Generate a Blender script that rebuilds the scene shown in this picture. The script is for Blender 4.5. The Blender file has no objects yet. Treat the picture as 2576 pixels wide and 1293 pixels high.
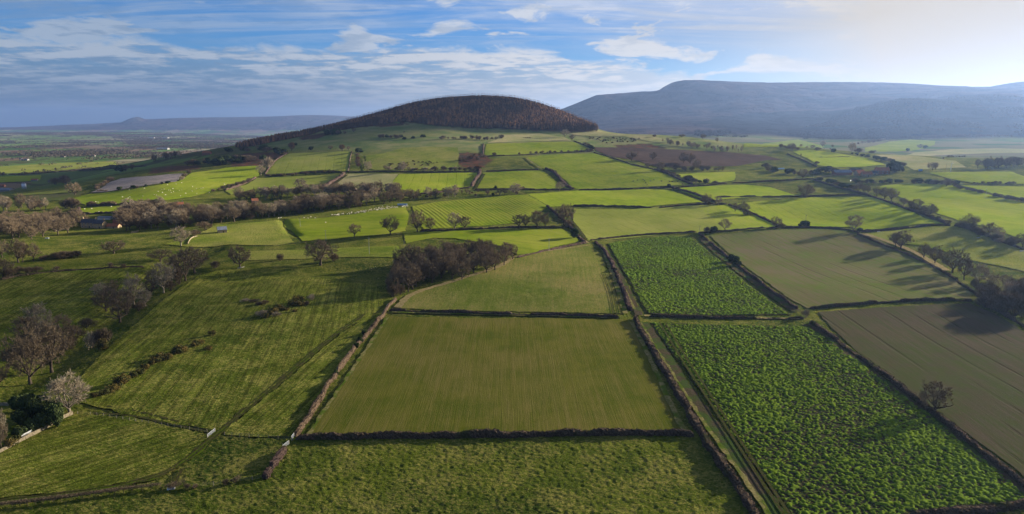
import bpy, math, random
import numpy as np
from mathutils import Vector, Matrix
from mathutils.geometry import delaunay_2d_cdt
random.seed(7); RNG = np.random.default_rng(7)
scene = bpy.context.scene
col = scene.collection
R = math.radians

# ------------------------------------------------------------------ camera
CAM_H = 100.0; PITCH = R(11.2); FPX = 1677.0; CU, CV = 1287.5, 646.5
cam_data = bpy.data.cameras.new('camera')
cam_data.sensor_width = 36.0
cam_data.lens = 36.0 * FPX / 2575.0
cam_data.clip_start = 1.0; cam_data.clip_end = 90000.0
cam = bpy.data.objects.new('camera', cam_data); col.objects.link(cam)
cam.location = (0, 0, CAM_H); cam.rotation_euler = (math.pi/2 - PITCH, 0, 0)
scene.camera = cam

# ------------------------------------------------------------------ light
SUN_EL, SUN_AZ = R(13.0), R(60.0)          # azimuth clockwise from +Y (the view direction)
sun_dir = Vector((math.sin(SUN_AZ)*math.cos(SUN_EL), math.cos(SUN_AZ)*math.cos(SUN_EL), math.sin(SUN_EL)))
sd = bpy.data.lights.new('sun', 'SUN'); sd.energy = 5.0; sd.angle = R(0.5); sd.color = (1.0, 0.90, 0.74)
sun = bpy.data.objects.new('sun', sd); col.objects.link(sun)
sun.rotation_euler = (-sun_dir).to_track_quat('-Z', 'Y').to_euler()
scene.view_settings.view_transform = 'Standard'; scene.view_settings.look = 'None'
scene.view_settings.exposure = 1.75; scene.view_settings.gamma = 1.0
scene.cycles.use_denoising = True; scene.cycles.use_adaptive_sampling = False
scene.cycles.max_bounces = 4; scene.cycles.diffuse_bounces = 2; scene.cycles.glossy_bounces = 1
scene.cycles.transmission_bounces = 2; scene.cycles.volume_bounces = 0; scene.cycles.transparent_max_bounces = 10

class NT:
    """tiny helper to write node trees"""
    def __init__(s, tree): s.t = tree; s.n = tree.nodes; s.l = tree.links
    def node(s, typ, **kw):
        n = s.n.new(typ)
        for k, v in kw.items(): setattr(n, k, v)
        return n
    def put(s, sock, v):
        if v is None: return
        if isinstance(v, bpy.types.NodeSocket): s.l.new(v, sock)
        elif isinstance(v, (tuple, list)) and sock.type == 'RGBA' and len(v) == 3: sock.default_value = (*v, 1)
        else: sock.default_value = v
    def math(s, op, a, b=None, c=None, clamp=False):
        n = s.node('ShaderNodeMath', operation=op, use_clamp=clamp)
        s.put(n.inputs[0], a)
        if b is not None: s.put(n.inputs[1], b)
        if c is not None: s.put(n.inputs[2], c)
        return n.outputs[0]
    def vmath(s, op, a, b=None, out=0):
        n = s.node('ShaderNodeVectorMath', operation=op); s.put(n.inputs[0], a)
        if b is not None: s.put(n.inputs[3 if op == 'SCALE' else 1], b)
        return n.outputs[out]
    def mix(s, f, a, b, blend='MIX'):
        n = s.node('ShaderNodeMix', data_type='RGBA', blend_type=blend)
        s.put(n.inputs[0], f); s.put(n.inputs[6], a); s.put(n.inputs[7], b); return n.outputs[2]
    def noise(s, vec, scale, detail=3.0, rough=0.55, dist=0.0, out=0):
        n = s.node('ShaderNodeTexNoise'); s.put(n.inputs['Vector'], vec); n.inputs['Scale'].default_value = scale
        n.inputs['Detail'].default_value = detail; n.inputs['Roughness'].default_value = rough
        n.inputs['Distortion'].default_value = dist; return n.outputs[out]
    def ramp(s, v, lo, hi, a=0.0, b=1.0):
        n = s.node('ShaderNodeMapRange', interpolation_type='SMOOTHSTEP'); s.put(n.inputs[0], v)
        n.inputs[1].default_value = lo; n.inputs[2].default_value = hi
        n.inputs[3].default_value = a; n.inputs[4].default_value = b; return n.outputs[0]
    def scalev(s, vec, sx, sy, sz=1.0, rot=0.0):
        n = s.node('ShaderNodeMapping'); s.put(n.inputs[0], vec)
        n.inputs['Rotation'].default_value = (0, 0, rot); n.inputs['Scale'].default_value = (sx, sy, sz)
        return n.outputs[0]
    def attr(s, name): return s.node('ShaderNodeAttribute', attribute_name=name).outputs['Fac']

# ------------------------------------------------------------------ world: sky and clouds
world = bpy.data.worlds.new('World'); scene.world = world; world.use_nodes = True
def build_world():
    t = NT(world.node_tree); t.n.clear()
    sky = t.node('ShaderNodeTexSky', sky_type='NISHITA')
    sky.sun_disc = False; sky.sun_elevation = SUN_EL; sky.sun_rotation = SUN_AZ
    sky.altitude = 200; sky.air_density = 1.0; sky.dust_density = 0.6; sky.ozone_density = 3.5
    d = t.node('ShaderNodeTexCoord').outputs['Generated']
    sep = t.node('ShaderNodeSeparateXYZ'); t.put(sep.inputs[0], d); x, y, z = sep.outputs
    zc = t.math('MAXIMUM', z, 0.0); az = t.math('ARCTAN2', x, y)
    def comb(a, b, c=0.0):
        n = t.node('ShaderNodeCombineXYZ'); t.put(n.inputs[0], a); t.put(n.inputs[1], b); t.put(n.inputs[2], c); return n.outputs[0]
    zz = t.math('ADD', zc, 0.075); p = comb(t.math('DIVIDE', x, zz), t.math('DIVIDE', y, zz))     # seen as a layer overhead
    q = comb(az, t.math('MULTIPLY', z, 3.0))
    s = t.vmath('DOT_PRODUCT', d, tuple(sun_dir), out=1)
    glow = t.math('POWER', t.math('MAXIMUM', s, 0.0), 6.0); lit = t.ramp(s, 0.05, 0.85)
    base = t.mix(1.0, sky.outputs[0], (0.27, 0.55, 0.92), 'MULTIPLY')
    # the layered sheet: its upper edge dips to the right
    edge = t.math('SUBTRACT', 0.108, t.math('MULTIPLY', t.math('MAXIMUM', t.math('SUBTRACT', az, 0.02), 0.0), 0.17))
    edge = t.math('ADD', edge, t.math('MULTIPLY', t.math('SUBTRACT', t.noise(q, 9.0, 6, 0.6, 0.4), 0.5), 0.060))
    sheet = t.ramp(t.math('SUBTRACT', edge, zc), -0.003, 0.012)
    rip = t.noise(t.scalev(p, 1.0, 0.75, 1, 0.30), 1.6, 10, 0.60, 0.35)
    rip2 = t.noise(t.scalev(p, 0.8, 1.9, 1, 0.12), 1.5, 9, 0.60, 0.5)
    band = t.noise(t.scalev(p, 0.12, 0.9, 1, 0.08), 1.3, 5, 0.6, 0.4)
    n = t.math('ADD', t.math('MULTIPLY', rip, 0.42), t.math('ADD', t.math('MULTIPLY', rip2, 0.33), t.math('MULTIPLY', band, 0.25)))
    fr = t.noise(t.scalev(p, 1.0, 0.9, 1, 0.25), 4.6, 8, 0.60, 0.3)
    n = t.math('ADD', t.math('MULTIPLY', n, 0.72), t.math('MULTIPLY', fr, 0.28))
    solid = t.ramp(zc, 0.05, 0.11, 0.0, 1.0)                                # holes only near the upper edge
    c_sheet = t.math('MULTIPLY', sheet, t.math('MAXIMUM', t.ramp(n, 0.41, 0.52), t.math('SUBTRACT', 0.92, t.math('MULTIPLY', solid, 0.55))))
    # separate puffs over the sheet
    pn = t.noise(t.scalev(q, 1.0, 1.25), 8.0, 9, 0.58, 0.5); pc = t.noise(q, 3.1, 2)
    puffs = t.math('MULTIPLY', t.ramp(t.math('ADD', pn, t.math('MULTIPLY', pc, 0.35)), 0.69, 0.78), 0.85)
    # cirrus fans high up
    ci = t.noise(t.scalev(p, 0.30, 1.7, 1, 0.85), 1.6, 9, 0.68, 0.9); cm = t.noise(q, 2.6, 3, 0.5)
    cir = t.math('MULTIPLY', t.ramp(t.math('ADD', t.math('MULTIPLY', ci, 0.7), t.math('MULTIPLY', cm, 0.5)), 0.50, 0.76), t.ramp(zc, 0.09, 0.135))
    cir = t.math('MULTIPLY', cir, 0.70)
    cl = t.math('MAXIMUM', t.math('MAXIMUM', c_sheet, puffs), cir, clamp=True)
    dark = t.mix(lit, (0.85, 1.38, 2.15), (3.0, 3.4, 3.9)); bright = t.mix(lit, (2.3, 2.75, 3.35), (5.4, 5.3, 5.2))
    tone = t.math('ADD', t.ramp(n, 0.445, 0.565), t.math('MULTIPLY', t.ramp(t.math('SUBTRACT', edge, zc), 0.0, 0.035, 0.45, 0.0), 1.0), clamp=True)
    ccol = t.mix(tone, dark, bright)
    ccol = t.mix(t.ramp(zc, 0.02, 0.085, 0.55, 0.0), ccol, dark)
    out = t.mix(cl, base, ccol)
    # duller low band near the horizon, more so away from the sun
    hzn = t.mix(lit, (0.50, 0.78, 1.30), (3.6, 3.3, 2.9))
    out = t.mix(t.ramp(zc, 0.0, 0.075, 0.80, 0.0), out, hzn)
    # bright veil round the sun
    out = t.mix(t.math('MULTIPLY', glow, 2.8, clamp=True), out, (4.0, 3.65, 3.2))
    bg = t.node('ShaderNodeBackground'); t.put(bg.inputs[0], out); bg.inputs[1].default_value = 0.05
    o = t.node('ShaderNodeOutputWorld'); t.l.new(bg.outputs[0], o.inputs[0])
build_world()

# ------------------------------------------------------------------ numeric helpers
def hash2(ix, iy, seed):
    with np.errstate(over='ignore'):
        h = (ix.astype(np.int64)*374761393 + iy.astype(np.int64)*668265263 + seed*1442695041) & 0xFFFFFFFF
        h = ((h ^ (h >> 13)) * 1274126177) & 0xFFFFFFFF
        h = h ^ (h >> 16)
    return (h & 0xFFFFFF) / float(0xFFFFFF)
def vnoise(x, y, seed=0):
    x = np.asarray(x, float); y = np.asarray(y, float)
    ix = np.floor(x); iy = np.floor(y); fx = x-ix; fy = y-iy
    fx = fx*fx*(3-2*fx); fy = fy*fy*(3-2*fy)
    a = hash2(ix, iy, seed); b = hash2(ix+1, iy, seed); c = hash2(ix, iy+1, seed); d = hash2(ix+1, iy+1, seed)
    return (a*(1-fx)+b*fx)*(1-fy) + (c*(1-fx)+d*fx)*fy
def fbm(x, y, octs=4, seed=0, gain=0.5):
    s = 0; a = 1.0; n = 0
    for o in range(octs):
        s = s + a*vnoise(x*2**o + o*17.3, y*2**o - o*9.1, seed+o*31); n += a; a *= gain
    return s/n
def sstep(x, a, b):
    t = np.clip((x-a)/(b-a), 0, 1); return t*t*(3-2*t)

def ray(u, v):
    x = (u-CU)/FPX; y = -(v-CV)/FPX
    return np.array([x, math.cos(PITCH)+y*math.sin(PITCH), -math.sin(PITCH)+y*math.cos(PITCH)])
# crops of the photograph used for surveying: origin and scale
CROP = dict(W=(0,0,1), A=(0,254.4,.25392), B=(581.4,203.5,.25392), C=(1162.8,276.2,.25392), D=(1920.9,181.7,.25392),
            E=(0,545.1,.28109), F=(581.4,472.4,.28109), G=(1235.5,472.4,.28109), H=(1920.9,436.1,.28109),
            I=(0,872.1,.32543), J=(581.4,799.5,.38163), K=(1235.5,799.5,.38163), L=(1920.9,799.5,.38163))
def uv(c, x, y):
    o = CROP[c]; return o[0]+x*o[2], o[1]+y*o[2]

# ------------------------------------------------------------------ terrain
ANCH = []      # (u, v, Y): the ground seen at pixel (u,v) lies Y metres ahead
def a_(u, *vy):
    for v, Y in vy: ANCH.append((u, v, Y))
a_(-400, (560,640),(480,1250),(420,2050),(360,4700))
a_(0, (600,560),(560,680),(520,830),(480,1200),(440,1700),(400,2500),(360,4700),(335,8500))
a_(200, (560,680),(520,800),(500,870),(480,1000),(450,1300),(430,1650),(400,2300),(380,3200),(350,6000),(335,8500))
a_(400, (560,660),(520,760),(470,900),(440,1030),(420,1250),(397,1700))
a_(450, (372,3700),(335,8500))
a_(600, (560,640),(500,830),(450,980),(420,1080),(390,1300),(373,1450))
a_(750, (600,560),(540,690),(345,1500))
a_(900, (520,720),(480,850),(440,980),(400,1120),(370,1250),(345,1380),(322,1520),(308,1650))
a_(1000, (278,1730),); a_(1100, (257,1770),); a_(1290, (257,1770),)
a_(1200, (600,560),(480,850),(430,1000),(400,1100),(380,1180),(350,1330),(326,1480),(251.5,1780))
a_(1350, (270,1740),(335,1450)); a_(1400, (284,1700),); a_(1440, (299,1660),); a_(1475, (316,1610),)
a_(1500, (600,575),(520,730),(470,880),(430,1000),(400,1120),(380,1210),(350,1380),(333,1490))
a_(1650, (340,1430),)
a_(1800, (600,570),(520,720),(490,800),(450,930),(420,1060),(390,1200),(370,1300),(354,1400))
a_(2100, (600,560),(560,650),(500,780),(470,860),(440,960),(420,1030),(395,1180),(379,1300),(370,1900),(355,2400),(340,2900),(300,3500),(270,4200),(235,4900))
a_(2300, (600,540),(540,640),(480,790),(440,930),(410,1100),(395,1500),(375,1900),(350,2500),(310,3000),(250,3800))
a_(2575, (800,335),(700,420),(600,530),(540,640),(470,800),(430,950),(410,1080),(395,1400),(375,1800),(350,2300),(300,2900),(258,3500))
a_(2900, (600,520),(470,800),(400,1400),(350,2200),(250,3500))
MS = ((1400,280),(1430,268),(1465,254),(1500,240),(1530,238),(1560,235.5),(1610,231.5),(1655,229),(1668,220),(1690,209),(1720,202.5),(1760,203),(1810,205),(1870,207.5),(1950,209),(2030,208),(2150,208),(2220,209.5),(2300,213),(2370,218),(2430,222),(2445,225.5),(2490,226.5),(2520,221),(2575,211),(2650,204))
for u, v in MS: a_(u, (v-3.0, 5600 if u < 2400 else 5000))
for u, v in MS[::3]: a_(u, (v+3, 7200))
a_(1550, (325,3500),); a_(1600, (300,4300),); a_(1750, (260,4800),); a_(1900, (330,3000))
for u, v in ((-400,318),(-150,320),(0,320),(120,317),(230,318),(300,311),(325,304),(340,296.5),(352,299),(368,303),(400,300),(440,299),(560,299),(650,299),(685,295),(740,292),(800,292),(860,297),(900,300),(950,301),(1100,302),(1300,302)):
    a_(u, (v, 12500))
pa, pb, pq = [], [], []
def anchor(x, y, z):
    r = math.hypot(x, y); pa.append(math.atan2(x, y)); pb.append(math.log(r)); pq.append(z/r)
for u, v, Y in ANCH:
    d = ray(u, v); k = Y/d[1]; anchor(d[0]*k, Y, CAM_H + d[2]*k)
for az in (-60,-40,-20,0,20,40,60):
    for r in (20, 60, 120, 200, 300, 420): anchor(r*math.sin(R(az)), r*math.cos(R(az)), 0.0 if r < 400 else 0.6)
for u, Y, z in ((900,2400,0),(1200,2500,35),(1200,4000,-20),(600,2100,-18),(750,2200,-14),(1050,2500,20),(1350,2400,25),(1500,1800,50),(1500,2100,30),(1650,2100,32),(1800,1900,36),(1000,4000,-22),
                (400,2300,-15),(900,7000,-22),(1200,9000,0),(1400,9000,250),(2100,9000,380),(2600,9000,300),(1720,8000,400),
                (0,16500,60),(400,16500,110),(800,16500,120),(1200,16500,120),(2000,16500,300),(2600,16500,300),(0,10500,-18),(350,10500,-14),(700,10500,-12)):
    d = ray(u, 300); k = Y/d[1]; anchor(d[0]*k, Y, z)
pa = np.array(pa); pb = np.array(pb); pq = np.array(pq)
def _phi(d2): return np.where(d2 > 1e-12, 0.5*d2*np.log(np.maximum(d2, 1e-12)), 0.0)
def _solve():
    n = len(pa); K = _phi((pa[:,None]-pa)**2 + (pb[:,None]-pb)**2) + 1.5e-6*np.eye(n)
    P = np.stack([np.ones(n), pa, pb], 1)
    M = np.block([[K, P], [P.T, np.zeros((3,3))]])
    return np.linalg.solve(M, np.concatenate([pq, np.zeros(3)]))
TPS = _solve()
MSA = np.array([math.atan((u-CU)/FPX/ray(u, v)[1]) for u, v in MS]); MSZ = np.array([CAM_H+5650*ray(u, v)[2]/ray(u, v)[1] for u, v in MS])
def seg_dist(x, y, pts):
    best = np.full(np.shape(x), 1e9)
    for (x0, y0), (x1, y1) in zip(pts[:-1], pts[1:]):
        dx, dy = x1-x0, y1-y0; L = dx*dx+dy*dy
        t = np.clip(((x-x0)*dx + (y-y0)*dy)/L, 0, 1)
        best = np.minimum(best, np.hypot(x-x0-t*dx, y-y0-t*dy))
    return best
def flat(u, v, z=0.0):
    d = ray(u, v); k = (z-CAM_H)/d[2]; return d[0]*k, d[1]*k
GULLY = [flat(*p) for p in ((-60,1010),(40,955),(110,915),(170,860),(250,812),(320,748),(400,688),(470,660),(520,640))]
BANK = [flat(*p) for p in ((575,700),(700,692),(860,684),(975,676))]
DITCH = [flat(*uv('F',*p)) for p in ((455,350),(500,400),(530,450),(590,480))]
def Hs(x, y):
    x = np.asarray(x, float); y = np.asarray(y, float); shp = x.shape; x = x.ravel(); y = y.ravel()
    r = np.maximum(np.hypot(x, y), 20.0); a = np.arctan2(x, y); b = np.log(np.minimum(r, 17000.0))
    w = 1 - sstep(np.abs(a), 1.15, 2.2); a = np.clip(a, -1.15, 1.15)
    q = np.empty_like(r)
    for i in range(0, len(r), 60000):
        s = slice(i, i+60000)
        q[s] = _phi((a[s,None]-pa)**2 + (b[s,None]-pb)**2) @ TPS[:len(pa)] + TPS[-3] + TPS[-2]*a[s] + TPS[-1]*b[s]
    z = q*r*w*sstep(r, 30, 200)
    near = (r < 700)
    if near.any():
        d = seg_dist(x[near], y[near], GULLY); z[near] -= 3.6*np.exp(-(d/13.0)**2)
        d = seg_dist(x[near], y[near], BANK); z[near] -= 2.6*np.exp(-(d/15.0)**2)
        d = seg_dist(x[near], y[near], DITCH); z[near] -= 1.5*np.exp(-(d/4.0)**2)
    # rolling relief
    z += (fbm(x/120.0, y/120.0, 3, 3)-0.5)*4.2*sstep(r, 100, 500)*(1-sstep(r,2500,4000))
    far = sstep(r, 2300, 3300)*sstep(a, 0.02, 0.16)
    m = far > 0
    if m.any():
        g = np.abs(fbm(x[m]/520.0, y[m]/900.0, 5, 11, 0.55)-0.5)*2
        z[m] += far[m]*((g-0.35)*62.0*np.clip((z[m]-40)/200, 0, 1)*(1-np.clip((z[m]-280)/100, 0, 1)) )
    m = r > 9500
    if m.any():
        d = ray(340, 300); k = 12300/d[1]; z[m] = np.maximum(z[m], 262-0.52*np.hypot(x[m]-d[0]*k-30, (y[m]-12300)*.6))
    # the moor ends in a level table with a stepped brow
    m = (r > 3500) & (a > MSA[0]-0.02) & (r < 9000)
    if m.any():
        cap = np.interp(a[m], MSA, MSZ) + (fbm(x[m]/160, y[m]/160, 2, 4)-.5)*3; z[m] = np.minimum(z[m], cap)
    fh = sstep(r, 9500, 11500)*(1-sstep(a, -0.2, 0.0))
    m = fh > 0
    if m.any(): z[m] += fh[m]*(fbm(x[m]/700.0, y[m]/700.0, 4, 5)-0.5)*60*np.clip((z[m]-0)/150, 0, 1)*(1-np.clip((z[m]-120)/100, 0, 0.85))
    return z.reshape(shp)
_T = np.exp(np.linspace(math.log(110), math.log(14000), 900))
_cache = {}
def cast(u, v, ymax=14000, fallback=None):
    key = (round(u,2), round(v,2), ymax)
    if key in _cache: return _cache[key]
    d = ray(u, v); t = _T/1.0; x = d[0]/d[1]*t; y = t; z = CAM_H + d[2]/d[1]*t
    below = (z < Hs(x, y)) & (t < ymax)
    i = int(np.argmax(below)) if below.any() else -1
    if i <= 0:
        # just misses: take the closest approach
        gap = z - Hs(x, y); gap[t > ymax] = 1e9; i = int(np.argmin(gap/t)); p = (float(x[i]), float(y[i]))
        _cache[key] = p; return p
    f0 = z[i-1]-Hs(x[i-1:i], y[i-1:i])[0]; f1 = z[i]-Hs(x[i:i+1], y[i:i+1])[0]; k = f0/(f0-f1)
    p = (float(x[i-1]+(x[i]-x[i-1])*k), float(y[i-1]+(y[i]-y[i-1])*k)); _cache[key] = p; return p
def cc(c, x, y, ymax=2600): return cast(*uv(c, x, y), ymax=ymax)
def hz(x, y): return float(Hs(np.array([x]), np.array([y]))[0])

# ------------------------------------------------------------------ object helpers
def link(o): col.objects.link(o); return o
def tag(o, label=None, cat=None, group=None, kind=None):
    if label: o['label'] = label
    if cat: o['category'] = cat
    if group: o['group'] = group
    if kind: o['kind'] = kind
    return o
def mesh_np(name, V, F, mats=(), smooth=True, attrs=None, midx=None):
    """V (n,3) array, F (m,k) array or list of such arrays"""
    Fs = [f for f in (F if isinstance(F, list) else [F]) if len(f)]
    me = bpy.data.meshes.new(name); V = np.asarray(V, np.float32)
    me.vertices.add(len(V)); me.vertices.foreach_set('co', V.ravel())
    loops = np.concatenate([np.asarray(f, np.int32).ravel() for f in Fs])
    tot = np.concatenate([np.full(len(f), np.shape(f)[1], np.int32) for f in Fs])
    start = np.concatenate([[0], np.cumsum(tot)[:-1]]).astype(np.int32)
    me.loops.add(len(loops)); me.loops.foreach_set('vertex_index', loops)
    me.polygons.add(len(tot)); me.polygons.foreach_set('loop_start', start)
    me.polygons.foreach_set('use_smooth', np.full(len(tot), smooth, bool))
    for m in mats: me.materials.append(m)
    if midx is not None: me.polygons.foreach_set('material_index', np.asarray(midx, np.int32))
    for k, a in (attrs or {}).items():
        at = me.attributes.new(k, 'FLOAT', 'POINT'); at.data.foreach_set('value', np.asarray(a, np.float32))
    me.update(calc_edges=True); return me
class MB:
    """collects simple shapes into one mesh"""
    def __init__(s): s.V = []; s.F = []
    def add(s, V, F):
        o = len(s.V); s.V += [tuple(v) for v in V]; s.F += [tuple(i+o for i in f) for f in F]; return s
    def box(s, c, d, rz=0.0):
        cx, cy, cz = c; dx, dy, dz = (k/2 for k in d); cs, sn = math.cos(rz), math.sin(rz); V = []
        for z in (-dz, dz):
            for x, y in ((-dx,-dy),(dx,-dy),(dx,dy),(-dx,dy)): V.append((cx+x*cs-y*sn, cy+x*sn+y*cs, cz+z))
        return s.add(V, [(3,2,1,0),(4,5,6,7),(0,1,5,4),(1,2,6,5),(2,3,7,6),(3,0,4,7)])
    def tube(s, pts, rad, n=6, cap=True):
        P = [Vector(p) for p in pts]; V = []; F = []
        rads = rad if isinstance(rad, (list, tuple)) else [rad]*len(P)
        for i, p in enumerate(P):
            t = (P[min(i+1, len(P)-1)]-P[max(i-1, 0)]).normalized()
            a = t.orthogonal().normalized() if i == 0 else (a - t*a.dot(t)).normalized()
            b = t.cross(a)
            for k in range(n):
                w = 2*math.pi*k/n; V.append(p + (a*math.cos(w)+b*math.sin(w))*rads[i])
        for i in range(len(P)-1):
            for k in range(n): F.append((i*n+k, i*n+(k+1)%n, (i+1)*n+(k+1)%n, (i+1)*n+k))
        if cap: F += [tuple(range(n-1, -1, -1)), tuple((len(P)-1)*n+k for k in range(n))]
        return s.add(V, F)
    def ell(s, c, r, nu=8, nv=5):
        V = [(c[0], c[1], c[2]-r[2])]; F = []
        for j in range(1, nv):
            f = math.pi*j/nv
            for i in range(nu):
                w = 2*math.pi*i/nu; V.append((c[0]+r[0]*math.sin(f)*math.cos(w), c[1]+r[1]*math.sin(f)*math.sin(w), c[2]-r[2]*math.cos(f)))
        V.append((c[0], c[1], c[2]+r[2])); T = len(V)-1
        for i in range(nu): F.append((0, 1+(i+1)%nu, 1+i)); F.append((T, T-nu+i, T-nu+(i+1)%nu))
        for j in range(nv-2):
            for i in range(nu): F.append((1+j*nu+i, 1+j*nu+(i+1)%nu, 1+(j+1)*nu+(i+1)%nu, 1+(j+1)*nu+i))
        return s.add(V, F)
    def gable(s, L, Wd, h, rise, over=0.0):   # prism roof, ridge along x, eaves at z=h
        x, y = L/2+over, Wd/2+over
        return s.add([(-x,-y,h),(x,-y,h),(x,y,h),(-x,y,h),(-x,0,h+rise),(x,0,h+rise)], [(3,2,1,0),(0,1,5,4),(2,3,4,5),(1,2,5),(3,0,4)])
    def mesh(s, name, mat, smooth=False):
        me = bpy.data.meshes.new(name); me.from_pydata(s.V, [], s.F)
        if mat: me.materials.append(mat)
        if smooth: me.polygons.foreach_set('use_smooth', [True]*len(me.polygons))
        me.update(); return me
    def obj(s, name, mat, parent=None, smooth=False):
        o = link(bpy.data.objects.new(name, s.mesh(name, mat, smooth))); o.parent = parent; return o
def empty(name, loc, rz=0.0, label=None, cat=None, group=None):
    o = link(bpy.data.objects.new(name, None)); o.location = loc; o.rotation_euler = (0, 0, rz)
    o.empty_display_size = 0.5
    return tag(o, label, cat, group)
def copy_tree(o, parent=None):
    c = o.copy(); col.objects.link(c); c.parent = parent
    for ch in list(o.children): copy_tree(ch, c)
    return c

# ------------------------------------------------------------------ materials
MAT = {}
def new_mat(name, rough_only=True):
    m = bpy.data.materials.new(name); m.use_nodes = True; t = NT(m.node_tree); t.n.clear()
    b = t.node('ShaderNodeBsdfPrincipled'); b.inputs['Roughness'].default_value = 0.9
    b.inputs['Specular IOR Level'].default_value = 0.0 if rough_only else 0.3
    o = t.node('ShaderNodeOutputMaterial'); t.l.new(b.outputs[0], o.inputs[0])
    return m, t, b
def bump(t, b, h, strength, dist=1.0):
    n = t.node('ShaderNodeBump'); n.inputs['Strength'].default_value = strength; n.inputs['Distance'].default_value = dist
    t.put(n.inputs['Height'], h); t.l.new(n.outputs[0], b.inputs['Normal'])
def simple(name, c, c2=None, scale=3.0, rough=0.85, rand=0.0, metal=0.0, bmp=0.0):
    if name in MAT: return MAT[name]
    m, t, b = new_mat(name, rough > 0.8); b.inputs['Roughness'].default_value = rough; b.inputs['Metallic'].default_value = metal
    p = t.node('ShaderNodeTexCoord').outputs['Object']
    nz = t.noise(p, scale, 4)
    cc_ = t.mix(t.ramp(nz, 0.35, 0.65), c, c2 or tuple(k*0.75 for k in c))
    if rand:
        oi = t.node('ShaderNodeObjectInfo').outputs['Random']
        cc_ = t.mix(1.0, cc_, t.math('ADD', t.math('MULTIPLY', oi, rand*2), 1-rand), 'MULTIPLY')
    t.put(b.inputs['Base Color'], cc_)
    if bmp: bump(t, b, nz, bmp, 0.1)
    MAT[name] = m; return m
def gpos(t): return t.node('ShaderNodeNewGeometry').outputs['Position']

def grass_nodes(t, p, lush, dry, dark, dry_amt=0.5):
    """rough pasture: tussocks, dry tufts and broad drifts; returns colour and height"""
    big = t.noise(p, 0.012, 4, 0.6); mid = t.noise(p, 0.07, 4, 0.6, 0.5)
    tus = t.noise(t.scalev(p, 0.80, 1.25, 1.0, 0.5), 1.0, 5, 0.62, 0.9); fine = t.noise(p, 2.4, 4, 0.65)
    c = t.mix(t.ramp(big, 0.35, 0.65), lush, dark)
    d = t.math('ADD', t.math('MULTIPLY', tus, 0.55), t.math('ADD', t.math('MULTIPLY', mid, 0.30), t.math('MULTIPLY', fine, 0.15)))
    c = t.mix(t.math('MULTIPLY', t.ramp(d, 0.47, 0.60), dry_amt), c, dry)
    c = t.mix(t.math('MULTIPLY', t.ramp(d, 0.47, 0.38), 0.55), c, tuple(k*0.5 for k in dark))
    h = t.math('ADD', t.math('MULTIPLY', tus, 0.7), t.math('MULTIPLY', fine, 0.3))
    return c, h, mid
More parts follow.
